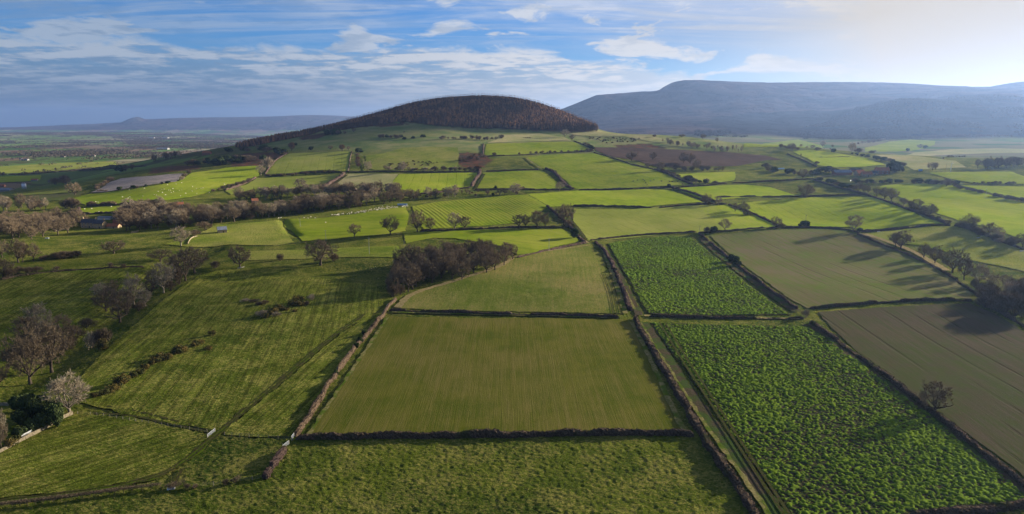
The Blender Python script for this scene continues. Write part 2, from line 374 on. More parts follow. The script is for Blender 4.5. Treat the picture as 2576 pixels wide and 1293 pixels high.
# ================================================================== ground
G_LUSH, G_DRY, G_DARK = (0.078,0.100,0.011), (0.30,0.245,0.070), (0.030,0.052,0.008)
def ground_material():
    m, t, b = new_mat('ground_pasture'); p = gpos(t)
    c, h, mid = grass_nodes(t, p, G_LUSH, G_DRY, G_DARK, 0.5)
    tuft = t.ramp(t.noise(p, 0.9, 3, 0.6), 0.60, 0.70)
    tr = t.attr('track'); rough = t.attr('rough')
    c = t.mix(t.math('MULTIPLY', rough, t.math('MULTIPLY', tuft, 0.8)), c, (0.40,0.31,0.17))
    # tan upland grass on the shoulder of the hill
    hill = t.attr('hill')
    hc = t.mix(t.ramp(t.noise(p, 0.02, 5, 0.65), 0.35, 0.65), (0.10,0.14,0.040), (0.20,0.19,0.075))
    c = t.mix(hill, c, hc)
    # bracken
    br = t.attr('bracken'); bc = t.mix(t.ramp(t.noise(p, 0.08, 5, 0.7), 0.4, 0.6), (0.115,0.050,0.028), (0.05,0.045,0.025))
    c = t.mix(br, c, bc)
    # the plain: patchwork of small fields
    pl = t.attr('plain')
    wv = t.vmath('ADD', p, t.vmath('SCALE', t.noise(p, 0.0012, 2, out=1), 260.0))
    wv = t.scalev(wv, 1.0, 0.55, 1.0, 0.25)
    vo = t.node('ShaderNodeTexVoronoi', distance='CHEBYCHEV'); t.put(vo.inputs['Vector'], wv); vo.inputs['Scale'].default_value = 1/240.0
    sp = t.node('ShaderNodeSeparateColor'); t.l.new(vo.outputs['Color'], sp.inputs[0])
    c1 = t.mix(t.ramp(sp.outputs[0], 0.25, 0.75), (0.055,0.10,0.022), (0.13,0.19,0.05))
    c1 = t.mix(t.ramp(sp.outputs[1], 0.62, 0.80), c1, (0.16,0.115,0.075))
    c1 = t.mix(t.ramp(sp.outputs[2], 0.80, 0.92), c1, (0.22,0.20,0.12))
    ve = t.node('ShaderNodeTexVoronoi', feature='DISTANCE_TO_EDGE'); t.put(ve.inputs['Vector'], wv); ve.inputs['Scale'].default_value = 1/240.0
    c1 = t.mix(t.ramp(ve.outputs['Distance'], 0.010, 0.03, 0.75, 0.0), c1, (0.05,0.038,0.025))
    woods = t.ramp(t.noise(p, 0.0022, 4, 0.6), 0.56, 0.60)
    c1 = t.mix(t.math('MULTIPLY', woods, 0.8), c1, (0.06,0.045,0.035))
    c = t.mix(pl, c, c1)
    # the moor: heather and bleached grass, darkened in place of shade from clouds; woods lower down
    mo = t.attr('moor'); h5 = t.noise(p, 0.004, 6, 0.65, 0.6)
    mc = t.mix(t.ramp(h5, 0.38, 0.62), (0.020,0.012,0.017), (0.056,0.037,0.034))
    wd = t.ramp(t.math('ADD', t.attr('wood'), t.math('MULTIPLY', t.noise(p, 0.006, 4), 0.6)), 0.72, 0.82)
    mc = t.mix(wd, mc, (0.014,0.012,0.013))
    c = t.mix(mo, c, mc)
    # valley floor
    c = t.mix(t.attr('valley'), c, t.mix(t.ramp(t.noise(p, 0.006, 3), 0.42, 0.55), (0.055,0.095,0.025), (0.13,0.12,0.06)))
    t.put(b.inputs['Base Color'], c)
    near = t.math('SUBTRACT', 1.0, t.math('MULTIPLY', t.math('MAXIMUM', pl, mo), 1.0))
    hh = t.math('ADD', t.math('MULTIPLY', h, t.math('MULTIPLY', near, 0.9)), t.math('MULTIPLY', t.math('MULTIPLY', h5, mo), 120.0))
    bump(t, b, hh, 0.9, 1.0)
    return m
def in_poly(x, y, P):
    c = np.zeros(np.shape(x), bool); n = len(P)
    for i in range(n):
        x0, y0 = P[i]; x1, y1 = P[(i+1) % n]
        if y0 == y1: continue
        k = ((y0 > y) != (y1 > y)) & (x < (x1-x0)*(y-y0)/(y1-y0)+x0)
        c ^= k
    return c
def soft_region(x, y, polys, soft):
    """1 inside any plan polygon, fading over `soft` metres with a noisy edge"""
    out = np.zeros(x.shape)
    for P in polys:
        P = np.array(P); m = (x > P[:,0].min()-soft*2) & (x < P[:,0].max()+soft*2) & (y > P[:,1].min()-soft*2) & (y < P[:,1].max()+soft*2)
        if not m.any(): continue
        xx, yy = x[m], y[m]; ins = in_poly(xx, yy, P); d = seg_dist(xx, yy, list(map(tuple, P))+[tuple(P[0])])
        s = np.where(ins, d, -d) + (fbm(xx/soft/1.2, yy/soft/1.2, 3, 9)-0.5)*soft*1.6
        out[m] = np.maximum(out[m], sstep(s, -soft*0.3, soft*0.3))
    return out
def castpoly(c, pts, ymax=2600): return [cc(c, x, y, ymax) for x, y in pts]
BRACKEN = [castpoly('B', [(1085,488),(1250,462),(1480,438),(1640,408),(1800,415),(1950,437),(2150,452),(2350,467),(2576,452)]) + castpoly('C', [(60,185),(400,187),(700,210),(1000,216),(1200,224),(1335,222)]) + [(200,1750),(100,2000),(-500,1950),(-450,1700)],
           castpoly('B', [(0,740),(150,715),(420,705),(545,735),(470,760),(330,800),(330,840),(100,850),(0,855)]),
           castpoly('B', [(680,560),(820,530),(960,510),(1000,520),(850,575),(700,585)]),
           castpoly('B', [(1420,455),(1560,415),(1700,412),(1770,430),(1600,440),(1480,460)]),
           castpoly('B', [(2230,720),(2350,705),(2560,740),(2576,800),(2500,850),(2300,850),(2200,800)]),
           castpoly('C', [(0,430),(180,440),(200,560),(60,580),(0,570)]),
           castpoly('C', [(1480,350),(1700,340),(1850,335),(2050,385),(1800,385),(1560,372)]),
           castpoly('A', [(1500,660),(1700,640),(2000,640),(1960,680),(1700,700),(1480,720)])]
def build_ground():
    az = np.radians(np.concatenate([np.arange(-180,-60,4.0), np.arange(-60,-42,0.6), np.arange(-42,42,0.115), np.arange(42,60,0.6), np.arange(60,180,4.0)]))
    rr = np.concatenate([[25,50,75,95], np.exp(np.arange(math.log(110), math.log(330), 0.0031)), np.exp(np.arange(math.log(331), math.log(700), 0.0048)), np.exp(np.arange(math.log(701), math.log(15500), 0.0085))])
    A, Rr = np.meshgrid(az, rr); n, m = A.shape
    x = (Rr*np.sin(A)).ravel(); y = (Rr*np.cos(A)).ravel(); z = Hs(x, y); r = Rr.ravel(); a = A.ravel()
    tz = (fbm(x/1.15, y/0.95, 3, 21, 0.6)-0.5)
    z = z + tz*0.66*(1-sstep(r, 350, 900)) - 0.10
    k = np.arange(n*m).reshape(n, m); nx = np.roll(k, -1, 1)
    F = np.stack([k[:-1].ravel(), nx[:-1].ravel(), nx[1:].ravel(), k[1:].ravel()], 1)[:, ::-1]
    c = len(x); V = np.stack([x, y, z], 1); V = np.vstack([V, [[0, 0, 0]]])
    fan = np.stack([k[0], np.full(m, c), nx[0]], 1)[:, ::-1]
    plain = sstep(r, 1250, 1700)*(1-sstep(a, -0.30, -0.16)) ; plain = np.maximum(plain, sstep(r, 2300, 2600)*(1-sstep(a, 0.0, 0.12)))
    plain *= 1-sstep(z, 30, 60)*(r < 3000)
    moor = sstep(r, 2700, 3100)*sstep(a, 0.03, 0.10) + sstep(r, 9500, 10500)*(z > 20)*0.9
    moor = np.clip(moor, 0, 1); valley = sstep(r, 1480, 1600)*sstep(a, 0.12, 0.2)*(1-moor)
    hill = sstep(z, 44, 62)*(1-sstep(r, 2400, 2600))*(1-sstep(a, 0.30, 0.40))
    wood = np.clip(1-np.abs(z-120)/110.0, 0, 1)*sstep(r, 2500, 3000)*sstep(a, 0.08, 0.3)*(1-sstep(r, 9000, 9500))
    wood *= 0.45 + 0.75*sstep(a, 0.22, 0.42)
    brk = soft_region(x, y, BRACKEN, 9.0)
    rough = sstep(fbm(x/45.0, y/45.0, 3, 44), 0.56, 0.68)*(r < 700)
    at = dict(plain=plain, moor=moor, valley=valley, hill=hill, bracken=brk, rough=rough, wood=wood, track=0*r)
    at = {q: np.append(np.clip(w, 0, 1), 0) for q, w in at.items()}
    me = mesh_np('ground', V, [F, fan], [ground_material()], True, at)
    tag(link(bpy.data.objects.new('ground', me)), kind='structure')
build_ground()

# ================================================================== fields
def plan_angle(c, p0, p1):
    a = cc(c, *p0); b = cc(c, *p1); return math.atan2(b[1]-a[1], b[0]-a[0])
def field_material(kind, ang, seed):
    key = f'{kind}_{seed}'; m, t, b = new_mat(key); p = gpos(t)
    q = t.node('ShaderNodeVectorRotate', rotation_type='Z_AXIS'); t.put(q.inputs['Vector'], p); q.inputs['Angle'].default_value = -ang
    q = t.vmath('ADD', q.outputs[0], (seed*37.7, seed*11.3, 0))           # x runs along the rows
    big = t.noise(p, 0.014, 4, 0.6); mid = t.noise(p, 0.06, 5, 0.65, 0.4); fine = t.noise(p, 1.6, 5, 0.7, 0.6)
    st = t.noise(t.scalev(q, 0.012, 0.55), 1.0, 5, 0.66); st2 = t.noise(t.scalev(q, 0.06, 2.4), 1.0, 5, 0.68)
    wob = t.math('MULTIPLY', t.noise(p, 0.05, 2), 1.5)
    sp = t.node('ShaderNodeSeparateXYZ'); t.put(sp.inputs[0], q)
    tram = t.math('ABSOLUTE', t.math('SUBTRACT', t.math('FRACT', t.math('DIVIDE', t.math('ADD', sp.outputs[1], t.math('MULTIPLY', wob, 0.6)), 12.0)), 0.5))
    tram = t.math('MULTIPLY', t.ramp(tram, 0.035, 0.075, 1.0, 0.0), t.ramp(t.noise(t.scalev(q, 0.01, 0.08), 1.0, 3), 0.40, 0.60))
    ss = t.math('ADD', t.math('MULTIPLY', st, 0.5), t.math('MULTIPLY', st2, 0.5))
    pal = {'winter': ((0.100,0.102,0.014),(0.150,0.122,0.034),(0.072,0.086,0.009)),
           'cereal': ((0.150,0.195,0.011),(0.215,0.220,0.030),(0.105,0.152,0.008)),
           'lime':   ((0.195,0.255,0.012),(0.270,0.280,0.034),(0.145,0.205,0.009)),
           'soft':   ((0.200,0.225,0.034),(0.250,0.240,0.060),(0.155,0.190,0.024)),
           'mixed':  ((0.098,0.122,0.016),(0.225,0.178,0.062),(0.072,0.104,0.010)),
           'drill':  ((0.104,0.106,0.034),(0.138,0.110,0.062),(0.090,0.120,0.024)),
           'brown':  ((0.062,0.057,0.029),(0.082,0.063,0.042),(0.053,0.063,0.021)),
           'soil':   ((0.070,0.048,0.036),(0.090,0.060,0.044),(0.050,0.036,0.028)),
           'tan':    ((0.200,0.200,0.075),(0.330,0.270,0.140),(0.150,0.175,0.050)),
           'pale':   ((0.250,0.200,0.180),(0.360,0.290,0.260),(0.150,0.140,0.110)),
           'pasture':((0.130,0.165,0.016),(0.270,0.230,0.070),(0.080,0.120,0.010)),
           'sward':  ((0.112,0.132,0.015),(0.340,0.290,0.075),(0.058,0.080,0.009)),
           'kale':   ((0.060,0.105,0.012),(0.155,0.225,0.024),(0.024,0.048,0.008))}[kind]
    streaky = {'winter':.62,'cereal':.6,'lime':.5,'soft':.35,'mixed':.35,'drill':1.0,'brown':.9,'soil':.6,'tan':.2,'pale':.25,'pasture':.15,'kale':.0,'sward':.42}[kind]
    c = t.mix(t.ramp(mid, 0.36, 0.62), pal[0], pal[2])
    f2 = t.math('ADD', t.math('MULTIPLY', ss, streaky), t.math('MULTIPLY', fine, 1-streaky))
    f2 = t.math('ADD', t.math('MULTIPLY', f2, 0.7), t.math('MULTIPLY', big, 0.3))
    c = t.mix(t.ramp(f2, 0.44, 0.60), c, pal[1])
    if kind in ('winter','cereal','lime','soft','mixed','drill','brown'):
        c = t.mix(t.math('MULTIPLY', tram, {'winter':.10,'mixed':.10,'drill':.38,'brown':.38,'lime':.45,'cereal':.4,'soft':.3}.get(kind, .5)), c, tuple(k*0.42 for k in pal[0]))
    if kind == 'kale':
        hg = t.attr('hgt'); lf = t.noise(p, 5.0, 3, 0.7)
        c = t.mix(t.ramp(lf, 0.4, 0.65), pal[0], pal[1])
        c = t.mix(t.ramp(big, 0.40, 0.62), c, tuple(k*0.78 for k in pal[1]))
        c = t.mix(t.ramp(hg, 0.14, 0.44, 1.0, 0.0), c, t.mix(t.ramp(fine, 0.45, 0.6), (0.055,0.042,0.026), (0.03,0.055,0.012)))
        bump(t, b, lf, 0.7, 0.35)
    elif kind == 'sward':
        c, hh_, _ = grass_nodes(t, p, *pal[:1], pal[1], pal[2], 0.55)
        c = t.mix(1.0, c, t.ramp(ss, 0.42, 0.58, 0.60, 1.30), 'MULTIPLY'); bump(t, b, hh_, 0.9, 1.0)
    elif kind in ('drill','brown','soil','winter'):
        bump(t, b, t.math('ADD', t.math('MULTIPLY', st2, 0.6), t.math('ADD', t.math('MULTIPLY', fine, 0.4), t.math('MULTIPLY', tram, -0.5 if kind != 'winter' else 0.0))), 0.6, 0.45)
    elif kind in ('pasture','tan','pale','mixed'):
        tus = t.noise(t.scalev(p, 0.5, 0.8, 0.8, 0.6), 1.0, 5, 0.65, 0.9); bump(t, b, tus, 0.75, 1.0 if kind != 'mixed' else 0.7)
    else:
        bump(t, b, t.math('ADD', t.math('MULTIPLY', st, 0.6), t.math('ADD', t.math('MULTIPLY', fine, 0.25), t.math('MULTIPLY', tram, -0.35))), 0.55, 0.6)
    t.put(b.inputs['Base Color'], c); return m
nfield = [0]
def resample(P, s, closed=True):
    out = []; n = len(P); rng = range(n if closed else n-1)
    for i in rng:
        a, b = P[i], P[(i+1) % n]; L = math.hypot(b[0]-a[0], b[1]-a[1]); k = max(1, int(L/s))
        for j in range(k): out.append((a[0]+(b[0]-a[0])*j/k, a[1]+(b[1]-a[1])*j/k))
    if not closed: out.append(P[-1])
    return out
def smooth_line(P, it=2):
    for _ in range(it):
        Q = [P[0]]
        for a, b in zip(P[:-1], P[1:]):
            Q += [(a[0]*.75+b[0]*.25, a[1]*.75+b[1]*.25), (a[0]*.25+b[0]*.75, a[1]*.25+b[1]*.75)]
        Q.append(P[-1]); P = Q
    return P
def field(kind, c, pts, rows, spacing=None, ridge=None, lift=0.16, name='field'):
    """pts and rows are surveyed in crop c; rows = two points along a drill row"""
    nfield[0] += 1; sd_ = nfield[0]
    P = castpoly(c, pts) if c else pts; ang = plan_angle(c, *rows) if isinstance(rows, tuple) else rows
    A = np.array(P); Yc = float(np.median(np.hypot(A[:,0], A[:,1])))
    s = spacing or max(1.6, Yc*0.004)
    B = resample(P, max(s, 1.2)); Bn = []
    for x, y in B:
        k = 0.5+Yc*0.0006; Bn.append((x+(vnoise(x/4, y/4, 5)-.5)*k*2, y+(vnoise(x/4, y/4, 6)-.5)*k*2))
    x0, y0 = A.min(0); x1, y1 = A.max(0)
    ang_g = ang; gx, gy = np.meshgrid(np.arange(-((x1-x0)+(y1-y0)), (x1-x0)+(y1-y0), s*1.0), np.arange(-((x1-x0)+(y1-y0)), (x1-x0)+(y1-y0), s))
    cx, cy = (x0+x1)/2, (y0+y1)/2
    X = cx + gx.ravel()*math.cos(ang_g) - gy.ravel()*math.sin(ang_g); Y = cy + gx.ravel()*math.sin(ang_g) + gy.ravel()*math.cos(ang_g)
    bb = (X > x0) & (X < x1) & (Y > y0) & (Y < y1); X, Y = X[bb], Y[bb]
    X = X + (RNG.random(len(X))-.5)*s*.35; Y = Y + (RNG.random(len(Y))-.5)*s*.35
    ins = in_poly(X, Y, Bn); X, Y = X[ins], Y[ins]
    d = seg_dist(X, Y, Bn+[Bn[0]]) if len(X)*len(Bn) < 6e7 else None
    if d is not None: k = d > s*0.55; X, Y = X[k], Y[k]
    pts2 = [Vector(p) for p in Bn] + [Vector((float(a), float(b))) for a, b in zip(X, Y)]; nb = len(Bn)
    v, e, f, *_ = delaunay_2d_cdt(pts2, [], [list(range(nb))], 1, 1e-5)
    V = np.array([(p.x, p.y) for p in v]); F = np.array([t for t in f if len(t) == 3])
    r = np.hypot(V[:,0], V[:,1]); z = Hs(V[:,0], V[:,1]) + lift + 0.0003*r
    at = {}
    edge = seg_dist(V[:,0], V[:,1], Bn[::max(1, len(Bn)//200)]+[Bn[0]])
    if kind == 'kale':
        h = 0.30*vnoise(V[:,0]/1.3, V[:,1]/1.3, 77)+0.70*vnoise(V[:,0]/.52+vnoise(V[:,0]/3, V[:,1]/3, 4)*2, V[:,1]/.52, 3); g = fbm(V[:,0]/22, V[:,1]/22, 3, 5)
        h = np.clip((h-0.36)*2.4 + (g-0.5)*0.8, 0, 1.2)
        z += h*0.62*sstep(edge, 0, 1.2); at['hgt'] = h*sstep(edge, 0, 1.2)
    if ridge:
        w, hh = ridge; q = -V[:,0]*math.sin(ang)+V[:,1]*math.cos(ang) + 2.0*fbm(V[:,0]/30, V[:,1]/30, 2, 8)
        z += (0.5+0.5*np.sin(q*2*math.pi/w))*hh*sstep(edge, 0, 5)*(0.6+0.8*vnoise(V[:,0]/40, V[:,1]/40, 3))
    elif kind in ('pasture', 'mixed', 'sward'):
        z += (fbm(V[:,0]/1.8, V[:,1]/1.5, 3, 9, .6)-0.4)*(0.35 if kind != 'sward' else 0.70)*(1-sstep(r, 400, 800))
    me = mesh_np(name, np.column_stack([V, z]), F, [field_material(kind, ang, sd_)], True, at)
    # make sure the sheet faces up
    if len(me.polygons) and sum(me.polygons[i].normal.z for i in range(0, len(me.polygons), max(1, len(me.polygons)//20))) < 0: me.flip_normals()
    return tag(link(bpy.data.objects.new(name, me)), kind='structure')
# valley meadows below the moor
field('cereal','D',[(-200,716),(0,708),(340,668),(480,705),(600,738),(400,752),(0,742),(-200,742)],((0,730),(400,700)))
field('cereal','D',[(1000,752),(1240,690),(1450,668),(1700,684),(1690,724),(1450,782),(1200,790),(1000,788)],((1000,780),(1600,700)))
field('tan','D',[(1100,806),(1500,796),(1850,765),(2300,758),(2700,765),(2700,800),(2200,806),(1700,826)],((1200,800),(2300,780)))
# near fields
STRIPY = ((560,900),(760,690))
field('sward','W',[(200,1015),(190,965),(240,905),(300,850),(360,800),(430,740),(500,695),(560,676),(640,690),(800,700),(950,720),(968,768),(925,800),(850,835),(770,900),(690,972),(590,1055),(545,1085),(440,1068),(330,1045)],((340,1000),(560,760)),lift=0.10)
field('sward','W',[(565,1083),(640,1024),(740,940),(860,838),(925,797),(962,785),(958,800),(915,856),(850,940),(775,1055),(738,1100),(640,1100),(570,1095)],((600,1080),(880,830)),lift=0.10)
field('sward','W',[(-60,1165),(100,1085),(190,1042),(330,1050),(440,1076),(535,1098),(500,1130),(440,1180),(340,1210),(200,1235),(-60,1258)],((100,1190),(420,1090)),lift=0.10)
field('sward','W',[(-60,735),(0,715),(90,690),(220,672),(370,668),(430,672),(360,735),(290,800),(200,855),(120,900),(40,940),(-60,985)],((20,900),(330,700)),lift=0.10)
field('winter','W',[(978,797),(1300,801),(1584,803),(1625,880),(1672,985),(1716,1088),(1550,1092),(1200,1097),(770,1106),(845,985),(915,885)],((1210,1090),(1235,810)))
field('mixed','W',[(990,776),(1035,738),(1130,708),(1230,682),(1290,650),(1400,628),(1483,613),(1510,640),(1540,705),(1566,790),(1300,785),(1100,780)],((1300,780),(1320,650)))
field('kale','W',[(1527,614),(1600,601),(1690,594),(1736,597),(1765,620),(1814,658),(1889,722),(1990,792),(1800,795),(1625,790),(1585,715),(1550,655)],((1625,780),(1540,640)),spacing=0.44,name='kale_field')
field('kale','W',[(1632,812),(1820,818),(2030,822),(2120,880),(2230,960),(2400,1095),(2560,1225),(2590,1262),(2450,1275),(2290,1290),(2200,1330),(2010,1330),(1900,1180),(1790,1030),(1690,890)],((1990,1290),(1690,900)),spacing=0.36,name='kale_field')
field('drill','W',[(1785,594),(1920,580),(2040,577),(2140,580),(2200,600),(2260,630),(2340,668),(2400,705),(2445,742),(2440,752),(2300,757),(2160,764),(2030,776),(1975,745),(1900,690),(1835,640)],((2150,755),(1830,610)))
field('brown','W',[(2055,786),(2250,772),(2440,764),(2500,790),(2600,850),(2800,960),(2800,1330),(2620,1235),(2500,1140),(2380,1055),(2250,955),(2130,865)],((2500,1040),(2230,860)))
# mid distance
field('soft','G',[(735,190),(1000,196),(1240,195),(1600,170),(1890,158),(2000,168),(2120,215),(2290,275),(2500,340),(2460,372),(2325,378),(2000,400),(1880,402),(1500,425),(1250,450),(870,478),(800,440),(730,330)],((1100,440),(740,290)))
field('lime','C',[(640,835),(1150,803),(1810,787),(2060,800),(2230,860),(2380,915),(2100,935),(1770,968),(1670,970),(1400,955),(1080,950),(870,965),(760,900)],((900,950),(700,860)))
field('lime','C',[(2080,782),(2576,752),(2800,745),(3050,770),(3330,860),(3000,868),(2700,880),(2420,905),(2300,860)],((3000,860),(2576,760)))
field('lime','H',[(0,245),(200,236),(420,216),(700,213),(960,216),(1040,235),(1250,320),(1420,395),(1600,452),(1400,455),(1200,480),(980,505),(880,508),(760,482),(420,478),(200,478),(-300,505),(-420,450),(-500,400),(-560,310),(-300,280)],((700,470),(200,260)))
field('cereal','C',[(20,890),(330,862),(640,842),(760,905),(870,970),(700,1020),(640,1090),(520,1125),(250,1150),(0,1165),(-380,1185),(-450,1100),(-500,960),(-250,915)],((480,1110),(100,900)),spacing=1.2,ridge=(4.6,0.42))
field('pasture','F',[(60,575),(640,555),(920,540),(1495,520),(1540,590),(1450,625),(960,625),(600,640),(200,650),(60,650)],((1400,530),(600,620)),ridge=(5.0,0.3),spacing=1.5)
field('cereal','F',[(1540,405),(2000,388),(2325,380),(2600,378),(2960,372),(3080,420),(3110,480),(2900,530),(2700,590),(2560,600),(2400,520),(2000,455),(1800,450),(1560,500)],((2900,500),(2000,400)))
field('cereal','F',[(480,285),(700,280),(900,262),(1100,240),(1300,205),(1560,168),(1590,250),(1560,390),(1400,420),(1100,442),(860,468),(640,480),(560,400),(470,340)],((1500,300),(700,330)),ridge=(5.5,0.35),spacing=1.7)
field('pasture','F',[(0,330),(300,305),(470,288),(460,345),(520,440),(560,492),(400,520),(150,515),(0,510),(-400,530),(-600,510),(-340,440),(-120,330)],((0,400),(400,380)))
# fields on the hill
field('cereal','C',[(235,340),(700,325),(1090,318),(1190,362),(1270,398),(1100,412),(900,428),(560,448),(215,462)],((470,440),(240,360)),ridge=(9.0,0.5))
field('tan','C',[(400,252),(760,236),(1010,272),(1080,310),(700,316),(480,322),(240,332),(330,300)],((700,300),(400,270)))
field('cereal','C',[(630,478),(760,456),(1000,444),(1310,434),(1480,478),(1700,545),(1920,606),(2140,695),(2250,742),(1960,758),(1680,775),(1400,788),(1190,792),(1100,780),(1040,720),(940,630),(930,605),(810,590)],((1300,770),(720,500)),ridge=(8.0,0.45))
field('cereal','C',[(215,628),(500,610),(790,602),(860,650),(960,740),(1070,786),(800,786),(600,784),(120,780),(160,700)],((560,770),(260,640)),ridge=(8.0,0.4))
field('soil','C',[(1300,372),(1600,376),(2000,392),(2300,408),(2600,420),(3000,455),(3180,500),(3020,500),(2700,560),(2400,560),(2100,568),(1900,560),(1700,500),(1500,470),(1330,410)],((2200,540),(1700,400)))
field('tan','C',[(1345,205),(1560,240),(2020,296),(2030,330),(1850,318),(1600,268),(1200,262),(1050,240),(1200,226)],((1900,300),(1400,230)))
field('lime','C',[(2120,642),(2400,625),(2700,618),(2700,700),(2480,728),(2300,702),(2180,680)],((2500,700),(2200,650)))
field('lime','B',[(1660,930),(2000,918),(2440,912),(2420,960),(2370,1045),(2250,1065),(1870,1112),(1700,1105),(1540,1085),(1600,1000)],((1750,1100),(1830,930)))
field('tan','B',[(1150,922),(1400,920),(1655,925),(1590,1010),(1520,1085),(1200,1075),(960,1068),(1040,1000)],((1100,1060),(1400,925)))
field('soft','B',[(250,968),(500,952),(800,940),(1080,930),(1110,935),(1000,990),(860,1050),(760,1080),(560,1075),(300,1060),(120,1100),(0,1130),(-60,1090),(150,1030)],((300,1050),(700,950)))
field('soft','B',[(560,722),(850,712),(1185,702),(1170,800),(1150,895),(900,885),(700,900),(560,920),(345,925),(400,850),(450,790)],((560,900),(640,730)),ridge=(9.0,0.4))
field('lime','B',[(-50,862),(120,850),(240,842),(255,950),(160,1000),(0,1025),(-160,1020),(-200,900)],((0,1000),(60,860)))
field('pasture','B',[(1330,745),(1500,722),(1700,664),(2000,655),(2240,662),(2260,740),(2240,860),(2000,880),(1420,885),(1330,860)],((1500,880),(2200,700)))
# left
field('lime','A',[(575,1008),(720,965),(880,925),(1300,880),(1560,835),(1770,795),(1900,712),(2200,675),(2560,642),(2566,745),(2440,785),(2200,860),(2090,900),(1900,950),(1640,985),(1400,1000),(1160,1018),(850,1028),(700,1000)],((1200,1000),(2100,700)))
field('lime','A',[(800,1065),(1000,1050),(1300,1030),(1620,1022),(1625,1068),(1300,1092),(1110,1104),(900,1112),(795,1118)],((900,1100),(1500,1040)))
field('pale','A',[(900,908),(1010,860),(1090,805),(1200,768),(1500,745),(1820,718),(1790,760),(1740,800),(1440,838),(1200,878),(1000,905)],((1000,880),(1700,750)),name='heath')
field('soft','A',[(-100,655),(300,632),(700,612),(1150,600),(1190,636),(900,658),(640,688),(300,708),(-100,725)],((0,700),(1000,610)))
field('lime','A',[(-100,752),(200,742),(410,737),(400,785),(200,800),(-100,812)],((0,790),(300,750)))
field('soft','A',[(110,930),(400,905),(660,880),(860,870),(700,905),(400,925),(160,940)],((200,930),(700,880)))
field('drill','A',[(130,948),(420,930),(700,912),(840,905),(800,930),(600,985),(350,995),(180,985)],((200,980),(700,920)))
field('lime','D',[(290,788),(480,774),(700,800),(870,830),(990,845),(1170,905),(1200,918),(1000,938),(700,945),(540,925),(420,850)],((980,930),(700,850)))
field('tan','D',[(1100,822),(1300,820),(1500,832),(1900,880),(2000,945),(1700,960),(1480,972),(1400,930),(1260,870)],((1300,850),(1900,950)))
field('lime','D',[(1640,1000),(2000,990),(2450,990),(2620,1050),(2700,1110),(2300,1108),(2050,1098),(1850,1060)],((2400,1080),(1800,1000)),ridge=(11.0,0.9),spacing=3.2)
field('lime','H',[(1080,108),(1400,95),(1700,112),(2000,190),(2330,275),(2700,360),(2700,700),(2400,620),(2180,545),(1950,470),(1760,430),(1560,365),(1380,285),(1220,215),(1120,165),(980,140)],((1400,300),(2300,400)))
field('pasture','H',[(900,545),(1020,528),(1300,498),(1640,478),(1760,480),(1900,535),(2100,605),(2400,700),(2700,800),(2700,1000),(2330,880),(2050,820),(1800,770),(1620,700),(1400,650),(1150,620)],((1200,600),(2200,800)))
field('lime','H',[(1760,110),(2100,118),(2700,130),(2700,335),(2330,245),(2000,170)],((1900,150),(2500,250)))

# ---- strips along the hedges: verges, tracks, bare soil margins
def ribbon(name, P, w, mat, lift=0.3, step=2.0, wob=0.6):
    P = resample(smooth_line(P, 2), step, False); V = []; n = len(P)
    for i, (x, y) in enumerate(P):
        a = P[max(i-1, 0)]; b = P[min(i+1, n-1)]; dx, dy = b[0]-a[0], b[1]-a[1]; L = math.hypot(dx, dy) or 1
        nx_, ny_ = -dy/L, dx/L
        for k in (-1, -0.33, 0.33, 1):
            ww = w/2*k*(1+(vnoise(x/3, y/3, 2+int(k*3))-.5)*wob); V.append((x+nx_*ww, y+ny_*ww))
    V = np.array(V); z = Hs(V[:,0], V[:,1]) + lift + 0.0004*np.hypot(V[:,0], V[:,1])
    i = np.arange(n-1)[:,None]*4 + np.arange(3); F = np.stack([i, i+1, i+5, i+4], -1).reshape(-1, 4)
    me = mesh_np(name, np.column_stack([V, z]), F, [mat], True)
    if me.polygons[0].normal.z < 0: me.flip_normals()
    return tag(link(bpy.data.objects.new(name, me)), kind='structure')
def strip_mat(name, a, b_, c_=None, sc=0.9):
    m, t, b = new_mat(name); p = gpos(t); n1 = t.noise(p, sc, 5, 0.7, 0.6); n2 = t.noise(p, sc*0.12, 3)
    c = t.mix(t.ramp(n1, 0.4, 0.6), a, b_)
    if c_: c = t.mix(t.ramp(n2, 0.45, 0.6), c, c_)
    t.put(b.inputs['Base Color'], c); bump(t, b, n1, 0.8, 0.5); return m
M_VERGE = strip_mat('dry_verge', (0.25,0.20,0.085), (0.12,0.12,0.03), (0.075,0.11,0.012))
M_VERGE2 = strip_mat('tan_verge', (0.30,0.225,0.11), (0.17,0.14,0.055))
M_TRACK = strip_mat('farm_track', (0.080,0.068,0.026), (0.058,0.066,0.014), (0.070,0.100,0.008))
M_SOIL = strip_mat('soil_margin', (0.085,0.060,0.042), (0.055,0.050,0.022), (0.05,0.075,0.018))
M_RUT = strip_mat('wheel_rut', (0.060,0.048,0.022), (0.044,0.056,0.010))
def path(name, c, pts, w, mat, **k): return ribbon(name, castpoly(c, pts), w, mat, **k)
TRACK = [(-40,1268),(130,1248),(260,1232),(350,1212),(420,1190),(470,1158),(520,1115),(560,1082),(620,1030),(700,962),(780,893),(835,848),(880,815),(915,792)]
path('path','W',TRACK,2.8,M_TRACK,lift=0.17,wob=1.3)
for off in (-0.75, 0.75):
    P = smooth_line(castpoly('W', TRACK), 1); Q = []
    for i, (x, y) in enumerate(P):
        a = P[max(i-1,0)]; b = P[min(i+1,len(P)-1)]; L = math.hypot(b[0]-a[0], b[1]-a[1]); Q.append((x-(b[1]-a[1])/L*off, y+(b[0]-a[0])/L*off))
    ribbon('wheel_rut', Q, 0.55, M_RUT, lift=0.27)
for P in ([(270,1022),(350,1035),(450,1062),(540,1085)],[(230,1040),(330,1045),(440,1070),(545,1092)]): path('path','W',P,1.0,M_RUT,lift=0.16)
